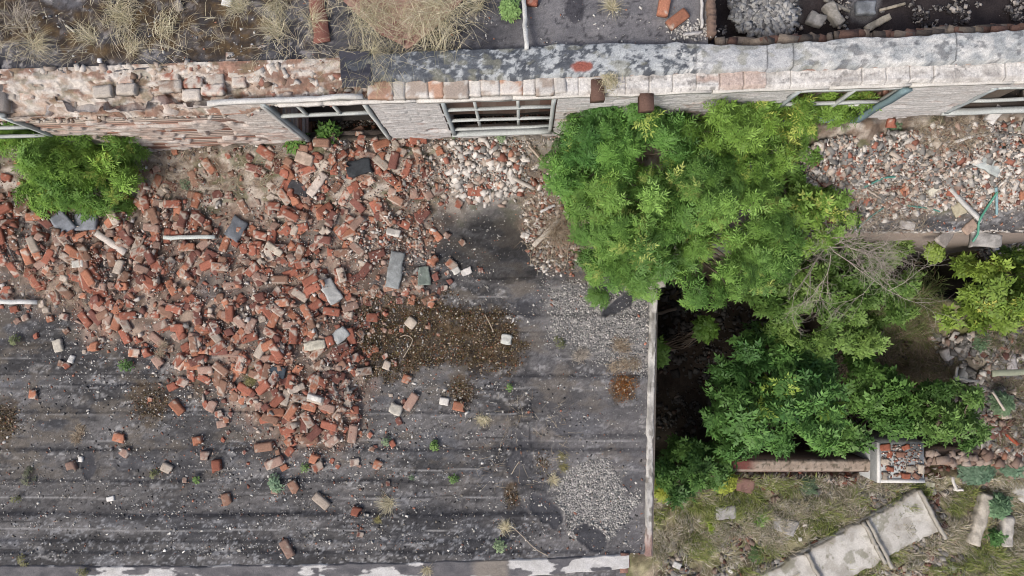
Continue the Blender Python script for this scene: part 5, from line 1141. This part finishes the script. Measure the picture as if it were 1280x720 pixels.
# ground grass
def ground_grass():
    r=np.random.default_rng(77); mb=MB()
    def reg(poly,n,dens,L,cols,wts,w=.010,lean=(.3,1.4)):
        uv=sample(poly,n,r,0,dens); p=P2(uv,ZG+.1)
        for _ in range(2): zz=hzg(p[:,0],p[:,1]); p=P2(uv,zz); 
        m=len(p); fl=fbm(uv[:,0]/26,uv[:,1]/20,170,2)*14
        blades(mb,p,fl+r.normal(0,.9,m),r.uniform(L[0],L[1],m),r.uniform(lean[0],lean[1],m),w*r.uniform(.6,1.4,m),pick(m,cols,wts,r,.2),1.4)
    G=[(.38,.34,.24),(.47,.43,.35),(.21,.23,.11),(.15,.17,.08),(.52,.49,.43),(.27,.25,.16)]
    patch=lambda u,v: .06+.94*ss(.43,.56,fbm(u/26,v/20,171,4))
    LG_=[(815,598),(1290,596),(1290,730),(815,730)]
    reg(LG_,36000,lambda u,v: patch(u,v),(.07,.22),G,[2.4,2.2,1.0,.7,1.6,1.8])
    reg(LG_,8000,lambda u,v: ss(.52,.62,fbm(u/38,v/30,172,3)),(.10,.30),[(.20,.25,.07),(.14,.18,.055),(.30,.32,.12)],[1,1,1])
    reg([(1090,395),(1230,400),(1215,505),(1090,500)],9000,lambda u,v: ss(1.15,.7,blob(u,v,1150,450,62,55)),(.08,.25),[(.31,.25,.18),(.22,.17,.12),(.40,.34,.25),(.18,.20,.07)],[2,2,1.5,1.3])
    reg([(1020,300),(1180,300),(1180,430),(1020,430)],9000,lambda u,v: ss(1.15,.7,blob(u,v,1110,385,75,60)),(.10,.28),[(.14,.19,.06),(.20,.25,.10),(.25,.2,.13)],[2,2,1])
    reg([(1180,380),(1290,380),(1290,440),(1180,440)],1500,lambda u,v: 1+0*u,(.08,.2),[(.24,.2,.14),(.12,.15,.05)],[1,1])
    reg([(1165,400),(1300,400),(1300,575),(1165,575)],7000,lambda u,v: .3+.7*ss(.45,.55,fbm(u/20,v/20,183,3)),(.08,.32),[(.20,.17,.13),(.30,.26,.20),(.13,.11,.08),(.15,.17,.07)],[2,1.5,2,1],w=.008,lean=(.9,1.6))
    reg([(1040,395),(1170,400),(1170,470),(1080,500),(1040,460)],2500,lambda u,v:1+0*u,(.08,.3),[(.20,.17,.13),(.26,.22,.16),(.12,.13,.06)],[2,1.5,1],w=.008,lean=(.9,1.6))
    o=mb.build('rough_grass',M_GRASS); tag(o,'rough yellow-green grass on the ground below the building','grass',kind='stuff')
ground_grass()
# ---- rubble and litter on the ground
rg=np.random.default_rng(81)
def zg_pts(uv):
    p=P2(uv,ZG+.1)
    for _ in range(3): zz=hzg(p[:,0],p[:,1]); p=P2(uv,zz)
    return p
mb=MB()
for poly,n,a,b,pw,dens,w in (([(1165,420),(1300,410),(1300,575),(1165,575)],2600,.02,.11,2.8,lambda u,v: .08+.92*ss(.45,.58,fbm(u/24,v/24,180,3)),[.25,.1,1,1.8,1.6,5,.5]),
   ([(1225,520),(1290,515),(1290,570),(1215,575)],240,.03,.12,2,lambda u,v:1+0*u,[1.6,.8,2,2,.8,3,2]),
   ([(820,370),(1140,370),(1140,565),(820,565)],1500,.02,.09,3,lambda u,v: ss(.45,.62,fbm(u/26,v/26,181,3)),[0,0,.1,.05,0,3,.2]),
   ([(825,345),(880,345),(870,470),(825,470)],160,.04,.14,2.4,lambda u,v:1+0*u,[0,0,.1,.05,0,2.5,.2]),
   ([(830,596),(1290,592),(1290,725),(830,725)],2600,.02,.10,2.6,lambda u,v: ss(.42,.62,fbm(u/26,v/18,182,3)),[.5,.2,1.5,1.5,1.0,3,.6]),
   ([(1090,596),(1160,598),(1130,640),(1060,640)],420,.03,.09,1.5,lambda u,v: 1+0*u,[.2,.1,1,1,.8,4,.3]),
   ([(910,592),(1090,592),(1090,606),(910,606)],420,.03,.10,1.5,lambda u,v: 1+0*u,[1,.5,2,2,1.2,3,.5]),
   ([(1140,572),(1290,556),(1290,574),(1150,592)],520,.03,.10,1.5,lambda u,v: 1+0*u,[2,1.5,2.5,2,1.2,.8,1]),
   ([(1190,292),(1300,296),(1300,340),(1200,325)],420,.02,.09,2,lambda u,v: 1+0*u,[.2,.1,.6,1,1,3,.3])):
    uv=sample(poly,n,rg,0,dens); p=zg_pts(uv); m=len(p); stones(mb,p,a+(b-a)*rg.random(m)**pw,pick(m,RCOL,w,rg)*(.28 if poly[0][0] in (820,825) else .8),rg,.7)  # stones in the pit darkened to paint in its shade
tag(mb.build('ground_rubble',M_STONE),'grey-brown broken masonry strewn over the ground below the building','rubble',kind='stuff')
def gchunk(name,cat,label,u,v,ang,L,W,Hh,col,zadd=0,rough=.10,tilt=0,m=None,taper=0,mul=.7):
    return chunk(name,cat,label,u,v,ang,L,W,Hh,col,np.array(col)*mul,z=ZG+.2,zf=hzg,zadd=zadd,rough=rough,tilt=tilt,mtl=m,taper=taper)
for a in [('stone_post','post','long cracked stone post standing left in the lower right grass',1224,648,-72,.95,.22,.20,(.42,.39,.33)),('stone_post','post','short pale stone post beside the longer cracked one',1257,663,-84,.55,.20,.20,(.42,.40,.36)),
 ('concrete_slab','slab','pale slab cut by the right frame edge',1283,616,35,.60,.35,.12,(.50,.49,.46)),('concrete_slab','slab','pinkish grey flagstone in the grass left of the channel',1022,620-600+0,0,.5,.3,.1,(.4,.36,.34)),
 ('concrete_block','block','grey squared block in the grass below the round bush',907,640,-5,.38,.24,.14,(.38,.37,.36)),('concrete_block','block','pale wedge stone at the foot of the side wall',855,622,60,.30,.18,.12,(.36,.34,.30)),
 ('concrete_block','block','white chip standing in the grass by the lower frame edge',846,706,20,.16,.12,.10,(.70,.70,.68)),('concrete_block','block','tiny white stone in the grass left of the channel',1000,674,0,.07,.07,.05,(.70,.68,.62)),('concrete_block','block','small white stone in the grass below the grey block',913,714,30,.09,.06,.05,(.68,.68,.66)),
 ('concrete_block','block','white stone lying right of the channel near the lower edge',1190,711,10,.14,.11,.08,(.62,.61,.58)),('concrete_block','block','broad grey stone in the middle of the grass',980,656,20,.45,.26,.10,(.34,.33,.31)),
 ('concrete_block','block','white angular stone on the rubble slope',1186,441,-30,.26,.20,.14,(.50,.48,.45)),('concrete_block','block','grey square block on the rubble slope below the white one',1205,468,-60,.26,.20,.14,(.36,.36,.34)),('concrete_block','block','grey upright block at the right of the rubble slope',1262,452,80,.30,.18,.16,(.36,.34,.33)),
 ('concrete_block','block','pale narrow block on the rubble slope facing the pit',1184,486,-75,.35,.13,.12,(.42,.40,.36)),('concrete_block','block','reddish brown boulder below the left end of the low wall',930,606,10,.34,.26,.18,(.20,.12,.10)),
 ('white_rag','cloth scrap','white scrap caught above the brick pier',1174,526,70,.20,.10,.06,(.62,.66,.64)),('white_rag','cloth scrap','whitish scrap at the right frame edge by the yellow shrub',1277,381,30,.35,.22,.08,(.50,.54,.56)),('concrete_block','block','pale stone beside the brick pier corner',1162,605,5,.17,.10,.10,(.46,.45,.36))]:
    if a[4]<100: continue
    gchunk(*a)
# timber and laths on the ground
def gl(label,u0,v0,u1,v1,w,h,col,zz,name='lath',m=None):
    o=plank(name,'board',label,u0,v0,u1,v1,w,h,col,zz,zz+.02,m=m,seg=5,wob=.006)
gl('thin pale lath lying level on the rubble slope',1192,472,1222,476,.04,.03,(.45,.42,.36),-2.55)
gl('thin pale lath standing north-south on the rubble slope',1196,458,1193,490,.04,.03,(.45,.42,.36),-2.55)
gl('crooked pale branch across the rubble slope',1240,490,1256,512,.035,.03,(.42,.38,.32),-2.4)
gl('mossy plank end at the far right of the rubble slope',1240,467,1290,464,.10,.04,(.25,.27,.20),-2.35)
gl('dark plank in the upper pit beside the side wall',822,392,846,386,.06,.04,(.13,.11,.09),-4.25)
gl('second dark plank in the upper pit',822,440,844,436,.05,.04,(.13,.11,.09),-4.2)
gl('red metal strip in the rubble by the right frame edge',1258,542,1272,556,.06,.03,(.30,.06,.03),-2.9,'metal_strip')
gl('white bent lath in the ferns right of the pier',1190,597,1196,612,.05,.03,(.52,.50,.46),-3.2)
gl('white short lath crossing the bent one',1192,612,1204,612,.04,.03,(.52,.50,.46),-3.2)
# hanging concrete pieces under the roof edge
chunk('concrete_lump','concrete','triangular pale concrete piece hanging under the felt strip edge',1181,296,-50,.27,.19,.06,(.34,.31,.28),z=-.06,taper=.5)
chunk('concrete_lump','concrete','jagged pale concrete piece below the green pipe bend',1230,300,8,.40,.26,.09,(.33,.32,.30),z=-.09,taper=.4)
# ---- low brick wall, pier
zt=-3.22
e=empty('low_wall',P(1000,582,-4.4)); tag(e,'low brick wall with a concrete top crossing below the pit','wall')
mb=MB()
def seg(mb,u0,v0,u1,v1,thv,z0,z1,col,j=0):
    q=[P(u0,v0,z1),P(u1,v1,z1),P(u1,v1+thv,z1),P(u0,v0+thv,z1)]
    V=[(p[0]+RNG.normal(0,j),p[1]+RNG.normal(0,j),z1+RNG.normal(0,j)) for p in q]; V+= [(v[0],v[1],z0) for v in V]
    mb.add(V,[[3,2,1,0],[4,5,6,7],[0,1,5,4],[1,2,6,5],[2,3,7,6],[3,0,4,7]],col)
seg(mb,905,575,1090,575,15,-4.9,zt-.03,(.14,.105,.09)); mb.build('wall_body',M_WALL,e)
n=220;k=9; t,s_=np.meshgrid(np.linspace(0,1,n),np.linspace(0,1,k),indexing='ij'); uu=906+182*t; vv=574+.5*t+15*s_+1.5*(fbm(t*40,s_*1+3,190,3)-.5)
pp=P2(np.stack([uu.ravel(),vv.ravel()],-1),zt); zz=zt+.02+.02*fbm(t*60,s_*6,191,3)-.06*ss(.1,0,s_)-.06*ss(.9,1,s_)
Cc=lerp((.22,.17,.13),(.36,.31,.26),fbm(t*30,s_*4,192,4)); Cc=lerp(Cc,(.16,.06,.05),ss(.1,0,t-.14)*ss(.55,.45,np.abs(s_-.3))); Cc=lerp(Cc,(.08,.07,.05),ss(.6,.7,fbm(t*50,s_*5,193,3))*.8)
def attach(o,e): o.parent=e; o.location=-e.location; return o
attach(grid_obj(pp[:,0].reshape(n,k),pp[:,1].reshape(n,k),zz,Cc,np.ones((n,k),bool),'wall_top',M_CONC,None,flip=True),e)
e=empty('low_wall',P(1220,570,-3.6)); tag(e,'crumbled low wall running right from the brick pier under weeds','wall')
mb=MB()
for i in range(26):
    u=1156+i*5.6
    for q in range(3):
        if RNG.random()<.25: continue
        box(mb,P(u+RNG.normal(0,2),567-.10*i+q*6+RNG.normal(0,1.2),-3.0+RNG.normal(0,.03)),(.12*RNG.uniform(.5,1.8),.11*RNG.uniform(.5,1.2),.08),eul(RNG.normal(0,.15),RNG.normal(0,.15),RNG.normal(0,.5)),lerp((.17,.115,.09),(.34,.29,.25),np.array(RNG.random())),.012)
mb.build('wall_top',M_WALL,e); mb=MB(); seg(mb,1153,565,1300,560,17,-4.4,-3.06,(.2,.15,.12)); mb.build('wall_body',M_WALL,e)
e=empty('brick_pier',P(1125,578,-4.4)); tag(e,'square white-plastered pier with bare red bricks on its top','pier')
mb=MB(); zt2=-2.95; seg(mb,1096,554,1155,552,49,-4.4,zt2,(.36,.38,.38)); mb.build('pier_body',M_CONC,e)
mb=MB()
for (a,b,c,d) in ((1096,553,1099.5,603),(1099.5,599,1155,603)): 
    q=[P(a,b,zt2),P(c,b,zt2),P(c,d,zt2),P(a,d,zt2)]; V=[(p[0],p[1],zt2+.035) for p in q]+[(p[0],p[1],zt2-.25) for p in q]; mb.add(V,[[3,2,1,0],[0,1,5,4],[1,2,6,5],[2,3,7,6],[3,0,4,7],[4,5,6,7]],(.56,.56,.54))
mb.build('plaster_rim',M_CONC,e)
mb=MB()
for r_ in range(5):
    for c_ in range(4):
        if RNG.random()<.28: continue
        u=1106+c_*13+(6 if r_%2 else 0); v=559+r_*9
        if u>1152: continue
        colr=(.30,.11,.07) if RNG.random()<.42 else ((.40,.35,.29) if RNG.random()<.6 else (.26,.15,.11))
        V,Fs,_=gridbox(.165,.105,.07,.035); V=V*RNG.uniform(.75,1.05)+RNG.normal(0,.006,V.shape); R=eul(RNG.normal(0,.08),RNG.normal(0,.08),RNG.normal(0,.25)+(PI/2 if RNG.random()<.25 else 0))
        mb.add(V@R.T+P(u,v,zt2+.02+RNG.normal(0,.012)),Fs,np.array(colr)*RNG.uniform(.8,1.15))
p=P2(np.stack([rg.uniform(1102,1152,260),rg.uniform(556,598,260)],-1),zt2+.01); stones(mb,p,rg.uniform(.012,.035,260),pick(260,RCOL,[2,1,2,2,1,1,1],rg),rg)
mb.build('brickwork',M_BRICK,e)
# ---- concrete channel in the grass
def chan():
    zc=-3.42
    A=np.array([1150,612.]);B=np.array([1168,667.]);D0=np.array([965,722.]);D1=np.array([1020,760.])
    a=P(*A,zc);b=P(*B,zc); ax=P(1000,693,zc)-P(1148,613,zc); ax/=np.linalg.norm(ax); sd=(b-a); W=np.linalg.norm(sd)
    sdn=sd-ax*(sd@ax); W=np.linalg.norm(sdn); sdn/=W; L=3.6
    e=empty('concrete_channel',a+ax*1.2); tag(e,'long pale concrete channel slab lying diagonally in the grass','slab')
    n,k=220,44; T,Sg=np.meshgrid(np.linspace(0,L,n),np.linspace(0,W,k),indexing='ij')
    ed=.07*(fbm(T*5,Sg*0,195,5,.6)-.5)*2
    X=a[0]+ax[0]*T+sdn[0]*(Sg+ed*(Sg/W-.5)*2); Y=a[1]+ax[1]*T+sdn[1]*(Sg+ed*(Sg/W-.5)*2)
    Z=zc+.0*T+.006*fbm(T*9,Sg*9,196,3)-.10*np.maximum(ss(.02,0,Sg/W),ss(.98,1,Sg/W))-.012*np.exp(-((Sg/W-.5)/.3)**2)
    Z-=.10*ss(.02,0,T)
    C=lerp((.35,.34,.315),(.50,.49,.46),ss(.3,.7,fbm(T*3,Sg*3,197,5))); C=lerp(C,(.27,.255,.22),ss(.60,.7,fbm(T*6,Sg*5,198,4))*.5)
    C=lerp(C,(.24,.22,.18),ss(.14,.0,np.minimum(Sg/W,1.04-Sg/W)+.25*(fbm(T*6,Sg*2,199,4)-.5))*.75); C=lerp(C,(.12,.12,.07),ss(.62,.7,fbm(T*4,Sg*4,236,5,.65))*.55)
    attach(grid_obj(X,Y,Z,C,np.ones(X.shape,bool),'slab_face',M_CONC,None),e)
    mb=MB(); c0=a; V=[]
    for (t_,s_) in ((0.01,.01),(L,.01),(L,W-.01),(.01,W-.01)): p=a+ax*t_+sdn*s_; V.append((p[0],p[1],zc-.05))
    V+=[(v[0],v[1],zc-.35) for v in V]; mb.add(V,[[0,1,2,3],[7,6,5,4],[0,4,5,1],[1,5,6,2],[2,6,7,3],[3,7,4,0]],(.36,.35,.32)); mb.build('slab_body',M_CONC,e)
    for t_ in (0.03,1.12,1.19,2.35):
        mb=MB(); p0=a+ax*t_-sdn*.0; p1=a+ax*(t_+.02)+sdn*(W+(.14 if t_<.1 or 1.1<t_<1.15 else .02)); p0[2]=p1[2]=zc+.04; beam(mb,p0,p1,.055,.10,(.30,.285,.25),.06,nseg=14,wob=.008); mb.build('joint_rib',M_CONC,e)
chan()
# ---- dead branches over the roof edge
def dead_shrub():
    r=np.random.default_rng(61); rt=P(1040,300,.0); rt[2]=-.1; e=empty('dead_shrub',rt); tag(e,'bare grey dead shrub spreading over the roof edge','dead shrub')
    mb=MB()
    def br(p,d,L,rad,dep):
        pts=[p]; dd=d.copy()
        for i in range(5):
            dd=dd+r.normal(0,.16,3); dd[2]-=.04; dd/=np.linalg.norm(dd); pts.append(pts[-1]+dd*L/5)
            if dep<3 and i>0:
                for _ in range(2 if dep<2 else 1):
                    if r.random()<.8:
                        nd=dd+r.normal(0,.6,3)*np.array([1,1,.4]); nd/=np.linalg.norm(nd); br(pts[-1],nd,L*.55,rad*.55,dep+1)
        tube(mb,pts,np.linspace(rad,rad*.35,6),np.array((.34,.31,.27))*r.uniform(.75,1.2),4)
    for (u,v,z) in ((985,340,.3),(1000,352,.2),(1040,360,.1),(1120,325,.2),(1140,305,.2),(1100,270,.35),(1095,330,.2),(1120,300,.2),(1150,270,.2),(1020,270,.4),(1060,262,.35),(1090,395,-.2)):
        d=P(u,v,z)-rt; Ln=np.linalg.norm(d); br(rt+r.normal(0,.07,3),d/Ln,Ln*.88,.0075,0)
    mb.build('branches',M_WOOD,e)
dead_shrub()
# bare twigs in the first shrub and a little plate in the big one
chunk('metal_plate','plate','small grey plate resting in the leaves of the largest shrub',936,210,75,.14,.07,.03,(.42,.43,.42),z=1.25)
# ================================================================== camera, light
cam=bpy.data.cameras.new('camera'); co=bpy.data.objects.new('camera',cam); COL.objects.link(co)
cam.sensor_fit='HORIZONTAL'; cam.sensor_width=36; cam.lens=36*F/1280; cam.clip_end=3000
M=Matrix(RC.tolist()).to_4x4(); M.translation=Vector((0,0,H)); co.matrix_world=M
scene.camera=co
w=bpy.data.worlds.new('World'); scene.world=w; w.use_nodes=True; nt=w.node_tree
sky=nt.nodes.new('ShaderNodeTexSky'); sky.sky_type='NISHITA'; sky.sun_disc=False
el=math.radians(52); azv=np.array([-.55,-.62]); azv/=np.linalg.norm(azv)
sky.sun_elevation=el; sky.sun_rotation=math.atan2(azv[0],azv[1])%(2*PI)
sky.air_density=.8; sky.dust_density=5.0; sky.ozone_density=.2
bg=nt.nodes['Background']; nt.links.new(sky.outputs[0],bg.inputs[0]); bg.inputs[1].default_value=.15
sl=bpy.data.lights.new('sun','SUN'); sl.energy=1.4; sl.angle=math.radians(12); sl.color=(1,.965,.92)
so=bpy.data.objects.new('sun',sl); COL.objects.link(so)
dv=Vector((azv[0]*math.cos(el),azv[1]*math.cos(el),math.sin(el))); so.rotation_euler=dv.to_track_quat('Z','Y').to_euler(); so.location=(0,0,20)
vs=scene.view_settings; vs.view_transform='Standard'; vs.look='None'; vs.gamma=1; vs.exposure=0.27
scene.cycles.filter_width=1.0; scene.cycles.max_bounces=6; scene.cycles.transparent_max_bounces=4
try: scene.cycles.use_denoising=True
except Exception: pass
